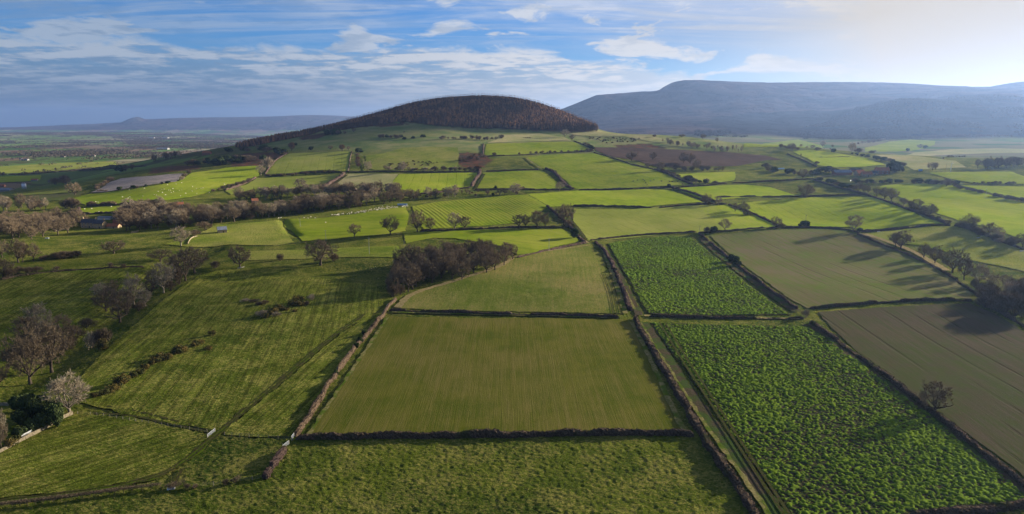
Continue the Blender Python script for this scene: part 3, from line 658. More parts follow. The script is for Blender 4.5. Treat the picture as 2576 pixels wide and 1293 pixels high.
path('path','I',[(1420,945),(1390,985),(1360,1050)],0.7,M_RUT,lift=0.2)
path('path','I',[(1400,950),(1365,990),(1335,1040)],0.7,M_RUT,lift=0.2)
path('soil_margin','W',[(1512,622),(1540,655),(1572,720),(1608,795)],3.6,M_SOIL)
path('verge','W',[(1506,620),(1533,652),(1562,715),(1594,780)],2.4,M_VERGE,lift=0.36)
path('soil_margin','W',[(1762,598),(1800,635),(1860,685),(1930,735),(2002,785)],5.0,M_SOIL)
path('soil_margin','W',[(1618,812),(1660,875),(1730,985),(1820,1110),(1960,1300),(2010,1370)],5.0,M_SOIL)
path('verge','W',[(1606,808),(1648,875),(1718,988),(1800,1105),(1930,1290),(1980,1370)],1.6,M_VERGE,lift=0.4,wob=1.2)
for s_ in (0, 14): path('wheel_rut','W',[(1658+s_,815),(1720+s_,920),(1790+s_,1025),(1880+s_,1165),(1990+s_,1330)],0.9,M_RUT,lift=0.9,wob=0.3)
for s_ in (0, 9, 18): path('wheel_rut','W',[(1563-s_*1.2,795-s_*.1),(1548-s_,730),(1530-s_,690)],0.6,M_RUT,lift=0.5,wob=0.3)
path('soil_margin','W',[(2032,818),(2130,893),(2260,992),(2420,1118),(2620,1275)],4.5,M_SOIL)
path('verge','W',[(1588,812),(1625,882),(1672,985),(1712,1075),(1730,1092)],2.0,M_VERGE,lift=0.35)
path('verge','W',[(1520,640),(1545,700),(1572,790)],3.0,M_VERGE,lift=0.33)
path('verge','W',[(974,800),(918,886),(848,990),(773,1100)],1.5,M_VERGE,lift=0.36,wob=1.4)
path('verge','W',[(1000,775),(1022,748),(1070,728),(1130,712),(1200,690),(1255,672),(1290,650)],4.0,M_VERGE2,lift=0.36)
path('verge','W',[(985,786),(1200,792),(1400,797),(1560,800)],2.0,M_VERGE,lift=0.36)
path('verge','W',[(1620,795),(1800,800),(2010,803)],2.2,M_VERGE2,lift=0.3)
path('verge','W',[(1290,648),(1380,632),(1480,618)],1.6,M_VERGE2,lift=0.36)
path('verge','W',[(1445,588),(1460,600),(1480,612)],2.4,M_VERGE2,lift=0.36)
path('verge','W',[(2040,812),(2130,872),(2240,960),(2400,1080),(2600,1240)],1.6,M_VERGE,lift=0.36)
path('verge','H',[(900,545),(1030,590),(1180,640),(1330,700),(1420,745),(1530,810),(1640,875)],5.0,M_VERGE2,lift=0.3)
path('verge','E',[(470,120),(560,108),(610,100)],3.0,M_VERGE2,lift=0.3)
path('path','D',[(530,1045),(700,1022),(830,1005),(950,1000)],4.0,M_VERGE2,lift=0.5)
for c, P, w in (('C',[(130,790),(170,720),(220,640)],3.0),('B',[(960,1075),(1060,1000),(1150,935)],3.0),('C',[(620,475),(700,535),(800,600)],4.0),('B',[(1340,890),(1320,820),(1290,740)],4.0),('G',[(720,300),(800,400),(850,470)],3.0)):
    path('path',c,P,w,M_RUT if w < 4 else M_VERGE,lift=0.5)
# ================================================================== trees
def bark_mat(name, c, c2): return simple(name, c, c2, 1.5, rough=0.9, rand=0.0)
def twig_mat(name, c, c2, rand=0.18, tr=0.0):
    m, t, b = new_mat(name); p = gpos(t); nz = t.noise(p, 0.35, 3)
    k = t.mix(t.ramp(nz, 0.38, 0.62), c, c2)
    oi = t.node('ShaderNodeObjectInfo').outputs['Random']
    k = t.mix(1.0, k, t.mix(oi, (1-rand,)*3, (1+rand, 1+rand*0.9, 1+rand*0.7)), 'MULTIPLY')
    t.put(b.inputs['Base Color'], k); return m
M_BARK = bark_mat('bark_dark', (0.105,0.080,0.058), (0.060,0.048,0.036)); M_BARKP = bark_mat('bark_pale', (0.26,0.215,0.155), (0.16,0.13,0.095))
M_TWIG = twig_mat('twigs_brown', (0.215,0.165,0.105), (0.150,0.112,0.072)); M_TWIGP = twig_mat('twigs_pale', (0.36,0.295,0.20), (0.24,0.195,0.135))
M_TWIGR = twig_mat('twigs_russet', (0.19,0.115,0.06), (0.12,0.07,0.045)); M_HOLLY = twig_mat('evergreen_leaves', (0.030,0.046,0.018), (0.060,0.078,0.028))
M_GORSE = twig_mat('gorse_leaves', (0.055,0.060,0.022), (0.16,0.115,0.035)); M_CONI = twig_mat('conifer_needles', (0.020,0.034,0.016), (0.030,0.045,0.020))
M_LARCH = twig_mat('larch_twigs', (0.115,0.066,0.040), (0.070,0.046,0.034), 0.3); M_BUSH = twig_mat('hawthorn_twigs', (0.165,0.120,0.080), (0.115,0.090,0.056))

class Tubes:
    def __init__(s): s.V = []; s.F = []; s.n = 0
    def tube(s, P, rads, k):
        P = np.asarray(P); n = len(P); T = np.gradient(P, axis=0); T /= np.linalg.norm(T, axis=1)[:,None]+1e-9
        ref = np.array([0.3, 0.2, 1.0]) if abs(T[0][2]) < 0.8 else np.array([1.0, 0.1, 0.0])
        A = np.cross(T, ref); A /= np.linalg.norm(A, axis=1)[:,None]+1e-9; B = np.cross(T, A)
        w = np.arange(k)*2*np.pi/k; ring = np.cos(w)[None,:,None]*A[:,None,:] + np.sin(w)[None,:,None]*B[:,None,:]
        V = P[:,None,:] + ring*np.asarray(rads)[:,None,None]; s.V.append(V.reshape(-1,3))
        i = np.arange(n-1)[:,None]*k; j = np.arange(k)[None,:]; j2 = (j+1) % k
        F = np.stack([i+j, i+j2, i+k+j2, i+k+j], -1).reshape(-1,4) + s.n; s.F.append(F); s.n += n*k
    def mesh(s, name, mat): return mesh_np(name, np.vstack(s.V), np.vstack(s.F), [mat], True)
def twig_tris(P, D, L, W, rng):
    """thin triangles starting at P going along D"""
    n = len(P); side = np.cross(D, rng.normal(size=(n,3))); side /= np.linalg.norm(side, axis=1)[:,None]+1e-9
    a = P + side*W[:,None]*0.5; b = P - side*W[:,None]*0.5; c = P + D*L[:,None]
    V = np.stack([a, b, c], 1).reshape(-1,3); F = np.arange(3*n).reshape(-1,3); return V, F
def bare_tree(seed, H=15.0, width=1.0, trunk_h=0.2, rise=0.55, thick=1.0, mats=None, density=1.0, wiggle=0.2):
    rng = np.random.default_rng(seed); wood = Tubes(); fine = Tubes(); TP, TD, TL = [], [], []
    Rc = H*0.5*width; zc = H*0.56; hz_ = H*0.46
    def env(p):   # how far inside the crown envelope
        return math.sqrt((p[0]/Rc)**2 + (p[1]/Rc)**2 + ((p[2]-zc)/hz_)**2)
    def limb(p, d, L, r, lev):
        n = 5 if lev < 2 else 4; P = [p]; q = p.copy(); dd = d.copy()
        for i in range(n):
            dd = dd + rng.normal(size=3)*wiggle*(0.6+0.25*lev); dd[2] += 0.06 if lev > 0 else 0; dd /= np.linalg.norm(dd)
            q = q + dd*L/n; P.append(q.copy())
            if env(q) > 1.02 and lev > 0: break
        P = np.array(P); rr = np.linspace(r, r*0.42, len(P)); (wood if lev < 2 else fine).tube(P, rr, 6 if lev == 0 else (5 if lev == 1 else 3)); return P, rr
    base = np.zeros(3); r0 = H*0.030*thick
    tP = np.array([[0,0,-0.8],[0,0,0.0],[rng.normal()*.1,rng.normal()*.1,H*trunk_h*.5],[rng.normal()*.25,rng.normal()*.25,H*trunk_h]])
    wood.tube(tP, [r0*1.7, r0*1.35, r0*0.95, r0*0.9], 7); top = tP[-1]
    nl = rng.integers(6, 9); l0 = []
    for i in range(nl):
        w = 2*math.pi*(i+rng.random()*.6)/nl; up = rise*(0.35+1.3*rng.random()) if i else 2.5
        d = np.array([math.cos(w), math.sin(w), up]); d /= np.linalg.norm(d)
        hor = math.hypot(d[0], d[1]); L = min(Rc/max(hor, .2), (H-top[2])/max(d[2], .15))*0.92
        s = top - np.array([0,0,rng.random()*H*trunk_h*.35]); l0.append(limb(s, d, L, r0*0.55, 1))
    # clusters of twigs fill a domed crown; each hangs on a branch from the nearest limb
    LP = np.vstack([P[1:] for P, rr in l0]); LR = np.concatenate([rr[1:] for P, rr in l0])
    lobes = rng.normal(size=(9,3)); lobes /= np.linalg.norm(lobes, axis=1)[:,None]
    for k in range(int(150*density)):
        v = rng.normal(size=3); v[2] = v[2]*0.9+0.16; v /= np.linalg.norm(v)
        k_ = (0.42+0.58*rng.random()**0.55)*(0.66+0.42*max(0, float((lobes@v).max()))**5)
        c = np.array([v[0]*Rc*k_, v[1]*Rc*k_, zc+v[2]*hz_*k_*(1.0 if v[2] > 0 else 0.72)])
        dist = np.linalg.norm(LP-c, axis=1) + 0.8*np.maximum(0, LP[:,2]-c[2]); j = int(dist.argmin()); a = LP[j]; r = max(0.03*H/15, LR[j]*0.38)
        mid = a*0.5+c*0.5+rng.normal(size=3)*H*0.012+np.array([0,0,-0.02*H])
        P2 = np.array([a, a*0.7+mid*0.3, mid, mid*0.3+c*0.7+rng.normal(size=3)*H*0.008, c]); fine.tube(P2, np.linspace(r, 0.02*H/15, 5), 3)
        out = c-a; out /= np.linalg.norm(out)+1e-6
        for m in range(6):
            p2 = P2[2+rng.integers(3)]; d2 = out*0.5 + v*0.5 + rng.normal(size=3)*0.6; d2[2] += 0.2; d2 /= np.linalg.norm(d2)
            L3 = H*0.085*(0.6+0.8*rng.random()); P3 = np.array([p2, p2+d2*L3*.5+rng.normal(size=3)*.1, p2+d2*L3+rng.normal(size=3)*.2])
            fine.tube(P3, [0.045*H/15, 0.03*H/15, 0.012*H/15], 3)
            nt = int(13*density); t_ = rng.random(nt); TP.append(np.where(t_[:,None] < .5, P3[0]+(P3[1]-P3[0])*t_[:,None]*2, P3[1]+(P3[2]-P3[1])*(t_[:,None]*2-1)))
            dd = d2*.6 + v*.4 + rng.normal(size=(nt,3))*0.65; dd[:,2] += .15; TD.append(dd/np.linalg.norm(dd, axis=1)[:,None]); TL.append(H*0.055*(0.5+rng.random(nt)))
    TP = np.vstack(TP); TD = np.vstack(TD); TL = np.concatenate(TL)
    V, F = twig_tris(TP, TD, TL, np.full(len(TP), 0.115*H/15)*(0.7+0.6*rng.random(len(TP))), rng)
    fv = np.vstack(fine.V); ff = np.vstack(fine.F)
    crown = mesh_np('crown', np.vstack([fv, V]), [ff, F+len(fv)], [mats[1]], False)
    return wood.mesh('trunk', mats[0]), crown
def twig_bush(seed, H=3.0, width=1.2, mats=None, n=1500, stems=9):
    rng = np.random.default_rng(seed); wood = Tubes(); Rw = H*width*.5
    for i in range(stems):
        w = rng.random()*6.28; d = np.array([math.cos(w)*Rw*.7, math.sin(w)*Rw*.7, H*.75]); p = np.array([math.cos(w)*.15, math.sin(w)*.15, -.3])
        P = np.array([p, p+d*.4+rng.normal(size=3)*.08*H, p+d*.8+rng.normal(size=3)*.08*H]); wood.tube(P, [H*.025, H*.018, H*.008], 4)
    lob = [(rng.normal()*Rw*.45, rng.normal()*Rw*.45, H*(.35+.3*rng.random()), .45+.35*rng.random()) for _ in range(7)] + [(0,0,H*.45,.9)]
    P = []
    for i in range(n):
        l = lob[rng.integers(len(lob))]; v = rng.normal(size=3); v /= np.linalg.norm(v); k = rng.random()**.45
        P.append((l[0]+v[0]*Rw*l[3]*k, l[1]+v[1]*Rw*l[3]*k, max(0.05, l[2]+v[2]*H*.5*l[3]*k)))
    P = np.array(P); P[:,2] = np.minimum(P[:,2], H); D = P*[1,1,.6] + rng.normal(size=P.shape)*H*.35; D[:,2] += H*.35; D /= np.linalg.norm(D, axis=1)[:,None]
    V, F = twig_tris(P, D, H*.17*(.6+.8*rng.random(n)), H*.030*(.7+.6*rng.random(n)), rng)
    return wood.mesh('stem', mats[0]), mesh_np('crown', V, F, [mats[1]], False)
def leaf_blob(seed, H=5.0, width=0.8, mats=None, n=2600, base=0.1, size=.055):
    rng = np.random.default_rng(seed); wood = Tubes(); wood.tube(np.array([[0,0,-.4],[0,0,H*.3],[0.1,0,H*.7]]), [H*.03, H*.025, H*.01], 5)
    Rw = H*width*.5; lob = [(0,0,H*(base+.45),1.0)] + [(rng.normal()*Rw*.4, rng.normal()*Rw*.4, H*(base+.15+.55*rng.random()), .45+.25*rng.random()) for _ in range(9)]
    L = np.array(lob)[rng.integers(0, len(lob), n)]; v = rng.normal(size=(n,3)); v /= np.linalg.norm(v, axis=1)[:,None]; k = (.72+.28*rng.random(n))[:,None]
    P = L[:,:3] + v*np.stack([Rw*L[:,3], Rw*L[:,3], H*(1-base)*.5*L[:,3]], 1)*k; P[:,2] = np.clip(P[:,2], H*base*.5, H)
    a = rng.normal(size=(n,3)); a -= v*(a*v).sum(1)[:,None]*.6; a /= np.linalg.norm(a, axis=1)[:,None]; b = np.cross(v+rng.normal(size=(n,3))*.4, a); b /= np.linalg.norm(b, axis=1)[:,None]
    s = (H*size*(.6+.8*rng.random(n)))[:,None]; V = np.stack([P-a*s, P-b*s*.7, P+a*s, P+b*s*.7], 1).reshape(-1,3)
    return wood.mesh('trunk', mats[0]), mesh_np('crown', V, np.arange(4*n).reshape(-1,4), [mats[1]], False)
def conifer(seed, H=14.0, width=0.36, mats=None, tiers=14, per=16, base=.08):
    rng = np.random.default_rng(seed); wood = Tubes(); wood.tube(np.array([[0,0,-.5],[0,0,H*.5],[0,0,H*.97]]), [H*.016, H*.011, H*.003], 5)
    P, D, L, W = [], [], [], []
    for i in range(tiers):
        f = i/(tiers-1); z = H*(base+(.97-base)*f); r = H*width*.5*(1-f)**.85+.15
        for j in range(per):
            w = rng.random()*6.28; k = .75+.5*rng.random(); P.append((0,0,z+rng.normal()*H*.01)); D.append((math.cos(w), math.sin(w), -.25+.3*f+rng.normal()*.08)); L.append(r*k); W.append(H*.055*(1.1-f*.6))
    P = np.array(P); D = np.array(D); D /= np.linalg.norm(D, axis=1)[:,None]; L = np.array(L); W = np.array(W); n = len(P)
    side = np.cross(D, [0,0,1]); side /= np.linalg.norm(side, axis=1)[:,None]; m = P+D*L[:,None]*.55
    V = np.stack([P, m+side*W[:,None]*.9, P+D*L[:,None], m-side*W[:,None]*.9], 1)
    V[:,1,2] -= H*.018; V[:,3,2] -= H*.018
    return wood.mesh('trunk', mats[0]), mesh_np('crown', V.reshape(-1,3), np.arange(4*n).reshape(-1,4), [mats[1]], False)
def larch(seed, H=15.0, mats=None):
    rng = np.random.default_rng(seed); wood = Tubes(); wood.tube(np.array([[0,0,-.5],[0,0,H*.5],[0,0,H*.98]]), [H*.014, H*.010, H*.003], 4)
    n = 150; f = rng.random(n)**.8; z = H*(.12+.86*f); r = H*.17*(1-f)**.75+.15; w = rng.random(n)*6.28
    P = np.stack([0*z, 0*z, z], 1); D = np.stack([np.cos(w), np.sin(w), .15+0*z], 1); D /= np.linalg.norm(D, axis=1)[:,None]
    V, F = twig_tris(P, D, r*(.8+.4*rng.random(n)), np.full(n, H*.035), rng)
    return wood.mesh('trunk', mats[0]), mesh_np('crown', V, F, [mats[1]], False)
OAK = (M_BARK, M_TWIG); ASH = (M_BARKP, M_TWIGP)
VAR = {'o': [(bare_tree(11+i, 15, 1.15, 0.17+0.02*(i%3), 0.55, 1.25, OAK, 0.80+0.04*i), 15.0, 17.0) for i in range(6)],
       'a': [(bare_tree(31+i, 15, 0.85, 0.20, 1.1, 0.9, ASH, 0.66, 0.16), 15.0, 12.5) for i in range(3)],
       'b': [(bare_tree(51+i, 15, 0.85, 0.20+0.03*(i%3), 1.0, 0.95, OAK, 0.68, 0.18), 15.0, 12.5) for i in range(4)],
       'r': [(bare_tree(71, 12, 0.8, 0.18, 1.0, 0.9, (M_BARK, M_TWIGR), 1.0), 12.0, 9.5)],
       's': [(twig_bush(81+i, 4, 1.25, (M_BARK, M_BUSH)), 4.0, 5.0) for i in range(3)],
       'p': [(twig_bush(91+i, 4, 1.25, (M_BARKP, M_TWIGP)), 4.0, 5.0) for i in range(2)],
       'h': [(leaf_blob(101+i, 5, 0.85, (M_BARK, M_HOLLY)), 5.0, 4.25) for i in range(2)],
       'g': [(leaf_blob(111+i, 2, 1.5, (M_BARK, M_GORSE), 1000, 0.0, .07), 2.0, 3.0) for i in range(3)],
       'c': [(conifer(121+i, 14, 0.36, (M_BARK, M_CONI)), 14.0, 5.0) for i in range(3)],
       'l': [(larch(131+i, 15, (M_BARK, M_LARCH)), 15.0, 5.2) for i in range(3)]}
KN = {'o':('oak_tree','oak'),'a':('ash_tree','tree'),'b':('bare_tree','tree'),'r':('bare_tree','tree'),'s':('hawthorn_bush','bush'),'p':('pale_bush','bush'),
      'h':('evergreen_tree','evergreen'),'g':('gorse_bush','gorse bush'),'c':('conifer_tree','conifer'),'l':('larch_tree','larch')}
PARTN = {'s':('stem','crown'),'p':('stem','crown'),'g':('stem','crown')}
ntree = [0]
JOIN = {}
def joined(kind, vi):
    """trunk and crown in one mesh, for trees too small in view to show their parts"""
    if (kind, vi) in JOIN: return JOIN[kind, vi]
    (a, b), H0, W0 = VAR[kind][vi]; me = bpy.data.meshes.new(KN[kind][0]); V = []; F = []; M = []
    def rd(m):
        v = np.empty(len(m.vertices)*3, np.float32); m.vertices.foreach_get('co', v); return v.reshape(-1,3), [tuple(p.vertices) for p in m.polygons]
    va, fa = rd(a); vb, fb = rd(b); fb = [tuple(i+len(va) for i in f) for f in fb]
    me.from_pydata(np.vstack([va, vb]).tolist(), [], fa+fb)
    me.materials.append(a.materials[0]); me.materials.append(b.materials[0])
    me.polygons.foreach_set('material_index', [0]*len(fa)+[1]*len(fb)); me.update(); JOIN[kind, vi] = me; return me
def plant(kind, x, y, h, w, label, group=None, parts=True, vi=None, z=None, sink=0.0, name=None, cat=None):
    ntree[0] += 1; vs = VAR[kind]; vi = (vi if vi is not None else random.randrange(len(vs))) % len(vs); (ma, mb), H0, W0 = vs[vi]
    z = hz(x, y) if z is None else z; nm, ct = KN[kind]; nm = name or nm; ct = cat or ct
    sc = Vector((w/W0, w/W0, h/H0)); rz = random.random()*6.28
    if parts:
        e = empty(nm, (x, y, z-sink), rz, label, ct, group); e.scale = sc
        pn = PARTN.get(kind, ('trunk', 'crown'))
        for n_, m_ in zip(pn, (ma, mb)): o = link(bpy.data.objects.new(n_, m_)); o.parent = e
    else:
        e = link(bpy.data.objects.new(nm, joined(kind, vi))); e.location = (x, y, z-sink); e.rotation_euler = (0, 0, rz); e.scale = sc; tag(e, label, ct, group)
    return e
def T(c, bx, by, ty, wpx, kind, label, group=None, parts=None, ymax=2600, **k):
    """a tree surveyed in crop c: foot (bx,by), top at ty, crown wpx wide"""
    x, y = cc(c, bx, by, ymax); ppm = FPX/math.hypot(y, CAM_H*0.2)/CROP[c][2]     # crop pixels per metre
    u, v = uv(c, bx, ty); d = ray(u, v); z0 = hz(x, y); h = max(1.0, CAM_H + d[2]/d[1]*y - z0)
    if parts is None: parts = (by-ty)*CROP[c][2] > 7
    return plant(kind, x, y, h, max(1.0, wpx/ppm), label, group, parts, z=z0, **k)
# ---- the trees that stand out, one label each
for r_ in (
 ('F',800,690,455,300,'o','broad spreading oak with thick trunk on the bare earth bank, nearest of the lone oaks'),
 ('F',1425,418,252,172,'o','round-headed oak standing alone on the fence of the sheep pasture'),
 ('F',1103,440,312,120,'b','small open bare tree left of the round-headed oak on the pasture fence'),
 ('F',80,715,505,215,'o','bare two-stemmed oak with a white fallen log at its foot'),
 ('F',437,650,580,62,'s','little hawthorn alone on the sunlit bank between two big oaks'),
 ('F',915,655,575,85,'s','dark bush tucked under the right side of the spreading bank oak'),
 ('F',1665,397,190,150,'b','tall bare tree leftmost in the row below the striped field'),
 ('F',1780,387,262,115,'b','bare tree second from the left in the row below the striped field'),
 ('F',2000,377,215,150,'a','pale round bare tree in the middle of the row below the striped field'),
 ('F',2090,373,240,115,'b','bare tree right beside the pale round one below the striped field'),
 ('G',245,362,228,135,'b','bare tree fifth along the row under the striped field'),
 ('G',305,358,232,85,'b','narrow bare tree sixth along the row under the striped field'),
 ('G',410,362,198,145,'b','tall wide bare tree seventh along the row under the striped field'),
 ('G',480,358,222,95,'b','leaning bare tree at the right end of the row under the striped field'),
 ('G',650,335,135,200,'o','largest hedgerow oak at the meeting of hedges beside the pale green field'),
 ('G',690,345,280,70,'s','scrubby bush at the foot of the largest hedgerow oak'),
 ('G',748,452,357,74,'h','dark ivy-clad evergreen on the hedge above the copse field, casting a long shadow'),
 ('G',1915,150,55,110,'o','dark round tree on the hedge above the pale green field'),
 ('G',2032,157,70,75,'a','thin pale tree right of the dark round one on the hedge'),
 ('G',2180,215,130,85,'b','left one of two bare trees at the corner of the pale green field'),
 ('G',2255,235,122,115,'o','right one of two bare trees at the corner of the pale green field'),
 ('G',2285,245,205,70,'g','yellowish gorse at the foot of the corner trees'),
 ('G',1930,403,346,66,'s','brown bush left of a dark one on the hedge by the pole'),
 ('G',1992,402,344,56,'h','dark rounded evergreen bush on the hedge by the pole'),
 ('G',2090,388,272,115,'a','pale bare tree in the lower corner of the pale green field'),
 ('G',2150,662,592,62,'h','dark evergreen bush astride the hedge beside the small kale field'),
 ('G',2190,700,612,60,'h','lower dark evergreen bush astride the hedge beside the small kale field'),
 ('H',370,220,85,182,'o','solitary spreading oak rising from the long hedge in the bright pasture'),
 ('H',800,525,365,165,'a','tall feathery bare tree at the top corner of the drilled field'),
 ('H',855,532,485,42,'h','small evergreen at the foot of the tall feathery tree'),
 ('H',108,492,388,105,'o','round bare tree at the left end of the curved hedge'),
 ('H',160,492,440,48,'s','dark bush beside the round bare tree on the curved hedge'),
 ('H',345,478,425,55,'h','left half of the dark clipped evergreen pair on the curved hedge'),
 ('H',380,478,424,55,'h','right half of the dark clipped evergreen pair on the curved hedge'),
 ('H',1225,675,512,205,'o','large round oak first in the row along the drilled field'),
 ('H',1175,655,520,90,'b','slim bare tree leaning against the first oak of the drilled field row'),
 ('H',1432,758,622,135,'o','oak second in the row along the drilled field'),
 ('H',1530,808,648,140,'o','oak third in the row along the drilled field'),
 ('H',1685,888,662,250,'o','biggest oak of the row along the drilled field, with the longest shadow'),
 ('H',1790,950,738,160,'o','oak just right of the biggest one along the drilled field'),
 ('H',1915,1000,805,190,'a','pale wide bare tree near the lower end of the drilled field row'),
 ('H',2045,1040,890,130,'a','pale bare tree last in the row before the thicket'),
 ('H',2160,1010,900,120,'b','brown bare tree standing behind the last pale one near the thicket'),
 ('H',1835,498,368,165,'o','round oak in the right-hand hedge above the white trough'),
 ('H',2010,560,432,135,'b','open bare tree right of the round oak above the white trough'),
 ('H',2095,590,475,120,'a','pale tree with bushes at its foot near the white trough'),
 ('H',2222,645,560,90,'s','brown bush in the right-hand hedge beyond the trough'),
 ('H',2315,660,520,120,'b','bare tree at the right edge of the picture beyond the trough'),
 ('H',1078,228,118,120,'o','left oak of the cluster on the diagonal hedge'),
 ('H',1010,208,112,90,'o','foremost oak of the cluster on the diagonal hedge'),
 ('H',1140,250,122,120,'b','right tree of the cluster on the diagonal hedge'),
 ('H',1250,285,218,85,'o','small oak below the cluster on the diagonal hedge'),
 ('H',1310,310,240,60,'s','bush between the small oak and the next tree on the diagonal hedge'),
 ('H',1365,335,222,115,'b','bare tree below the small oak on the diagonal hedge'),
 ('H',1482,388,264,150,'o','wide bare oak at the lower end of the diagonal hedge'),
 ('H',1425,365,290,90,'s','bushes left of the wide oak on the diagonal hedge'),
 ('H',845,168,82,90,'o','dark oak nearest the white board by the farm lane'),
 ('H',895,175,105,70,'b','small bare tree by the farm lane hedge'),
 ('H',930,178,108,60,'b','smaller bare tree right of the farm lane oaks'),
 ('L',1125,625,412,238,'o','lone bare oak on the hedge between big kale field and brown field',None,None,2600,),
 ('I',235,285,-125,330,'o','dark twisted oak leftmost in the stream valley'),
 ('I',400,198,-205,330,'o','big dark oak behind the twisted one in the stream valley'),
 ('E',360,1130,762,290,'a','tallest pale bare tree of the stream valley, silver topped'),
 ('I',540,522,212,370,'a','pale silvery many-branched tree by the end of the stone wall'),
 ('E',1075,945,650,270,'o','dark oak midway up the stream valley by the bank'),
 ('E',1200,790,510,210,'a','pale bare tree behind the dark oak in mid valley'),
 ('E',1300,800,640,160,'a','low pale tree leaning over the bank in mid valley'),
 ('E',900,730,588,150,'a','grey pale tree at the back of the mid valley clump'),
 ('E',985,760,612,130,'b','brown tree at the back of the mid valley clump'),
 ('E',1465,682,400,205,'a','pale tree with twisted white trunk in the upper valley'),
 ('E',1350,700,560,120,'b','brown tree left of the twisted white trunk'),
 ('E',1660,572,262,235,'o','large bare tree at the head of the valley'),
 ('E',1742,505,258,260,'b','broad brown bare tree right of the valley head'),
 ('E',1605,602,450,85,'s','thin bush under the valley head tree'),
 ('E',1435,398,288,215,'o','low spreading tree above the valley head'),
 ('E',1620,262,82,165,'a','pale tree beside the old wall above the valley head'),
 ('E',1930,455,395,90,'s','low round bush on the sunlit bank by the valley head'),
 ('E',1018,328,205,225,'o','squat spreading oak in the dark stream gully below the farmhouse'),
 ('E',1750,168,112,82,'s','round brown bush left of the stone barn'),
 ('E',1842,112,38,100,'s','round grey bush by the village wood left of the stone barn'),
 ('E',165,410,188,190,'o','tall bare oak at the left in the meadow below the wood'),
 ('E',205,405,215,110,'b','slim tree right of the tall meadow oak'),
 ('E',300,392,228,125,'b','bare tree right end of the meadow group'),
 ('E',20,365,200,125,'b','bare tree at the left border below the wood'),
 ('E',30,540,368,190,'o','dark oak at the left border over the shaded hedge'),
 ('B',600,692,604,66,'r','orange-brown beech alone on the shaded hill slope'),
 ('B',640,640,612,30,'h','small dark bush behind the orange-brown beech'),
 ('B',790,688,648,44,'h','small dark round thorn on the hill slope'),
 ('B',985,682,640,62,'b','brown tree left of two on the upper boundary of the striped hill field'),
 ('B',1100,690,628,66,'r','russet tree on the upper boundary of the striped hill field'),
 ('B',1160,688,642,40,'b','little tree right of the russet one on the hill boundary'),
 ('B',1262,712,665,66,'h','dark bush at the top of the hill hedge'),
 ('B',1212,508,466,46,'o','lone thorn tree on the shaded shoulder below the plantation'),
 ('B',1712,510,500,20,'g','speck of gorse below the plantation'),
 ('B',375,862,745,92,'p','pale tall thorn beside the boundary left of the hill field'),
 ('B',295,935,828,92,'a','pale bare tree below the pale thorn on the hill boundary'),
 ('B',692,1105,962,155,'a','pale bare tree standing above the caravan wood'),
 ('B',1357,897,790,92,'a','pale tree beside the hedge at the gorse thicket'),
 ('B',1702,898,793,88,'a','pale tree in front of the long gorse thicket'),
 ('B',1612,1115,1000,140,'a','pale leafless tree standing above the lane wood'),
 ('B',1342,1095,1002,95,'a','thin pale tree left of the leafless one above the lane wood'),
 ('B',1772,1170,1068,155,'o','round brown tree at the right of the lane wood'),
 ('B',1950,1150,1045,85,'a','first pale tree of the lane row by the bright field'),
 ('B',2025,1155,1058,70,'b','second tree of the lane row by the bright field'),
 ('B',2150,1155,1042,88,'a','third pale tree of the lane row by the bright field'),
 ('B',2215,1150,1022,105,'a','tallest pale tree of the lane row by the bright field'),
 ('C',525,835,728,165,'a','large pale tree on the lane above the striped field'),
 ('C',330,790,752,30,'h','small dark evergreen on the lane hedge'),
 ('C',962,805,708,100,'a','pale bare tree where the field hedges meet on the lane'),
 ('C',1015,272,190,92,'a','pale round tree below the right end of the plantation'),
 ('C',1085,302,240,66,'b','brown tree right of the pale round one below the plantation'),
 ('C',565,447,420,25,'s','tiny thorn on the hill field hedge'),
 ('C',1675,505,410,125,'o','bare oak at the left of the ploughed field'),
 ('C',1887,502,412,92,'o','bare oak in the middle of the ploughed field edge'),
 ('C',1965,612,505,92,'b','bare tree on the diagonal hedge below the ploughed field'),
 ('C',1835,578,520,55,'b','small tree on the diagonal hedge below the ploughed field'),
 ('C',2190,528,420,105,'o','left oak of three at the right of the ploughed field'),
 ('C',2257,537,430,110,'o','middle oak of three at the right of the ploughed field'),
 ('C',2322,582,490,92,'o','lower oak of three at the right of the ploughed field'),
 ('C',2380,292,234,66,'o','round tree on the crest above the young wood'),
 ('C',2172,275,240,75,'o','dark round tree behind the young wood on the crest'),
 ('C',2520,322,272,34,'b','slim tree on the crest right of the young wood'),
 ('C',1900,272,245,42,'r','small russet tree on the bare crest'),
 ('C',2048,772,732,34,'h','dark clipped bush on the lane hedge'),
 ('D',278,778,697,96,'o','round tree on the crest above the ploughed field corner'),
 ('D',580,745,672,66,'a','pale tree in the valley below the moor'),
 ('D',872,800,693,84,'a','tall pale tree in the valley by the green field'),
 ('D',1545,757,708,62,'b','lone bare tree on the valley meadow'),
 ('D',1600,752,724,32,'h','dark bush right of the lone valley meadow tree'),
 ('D',1425,784,752,36,'h','dark bush on the valley meadow hedge'),
 ('D',686,795,755,48,'h','dark round evergreen at the crest of the green field'),
 ('D',530,780,742,70,'r','rusty bush on the crest of the green field'),
 ('D',1668,970,888,100,'o','spreading bare tree left of the wind turbine'),
 ('D',1700,968,893,50,'b','thin bare tree close to the spreading one left of the wind turbine'),
 ('D',525,915,880,48,'r','red-leaved little tree in the green field by the farm'),
 ('D',1810,1135,1050,100,'b','bare tree at the end of the dark hedge below the turbine'),
 ('D',365,842,802,14,'b','dead broken trunk on the crest of the field'),
 ('D',385,1060,950,105,'b','bare tree by the lane left of the farm'),
): T(*r_)
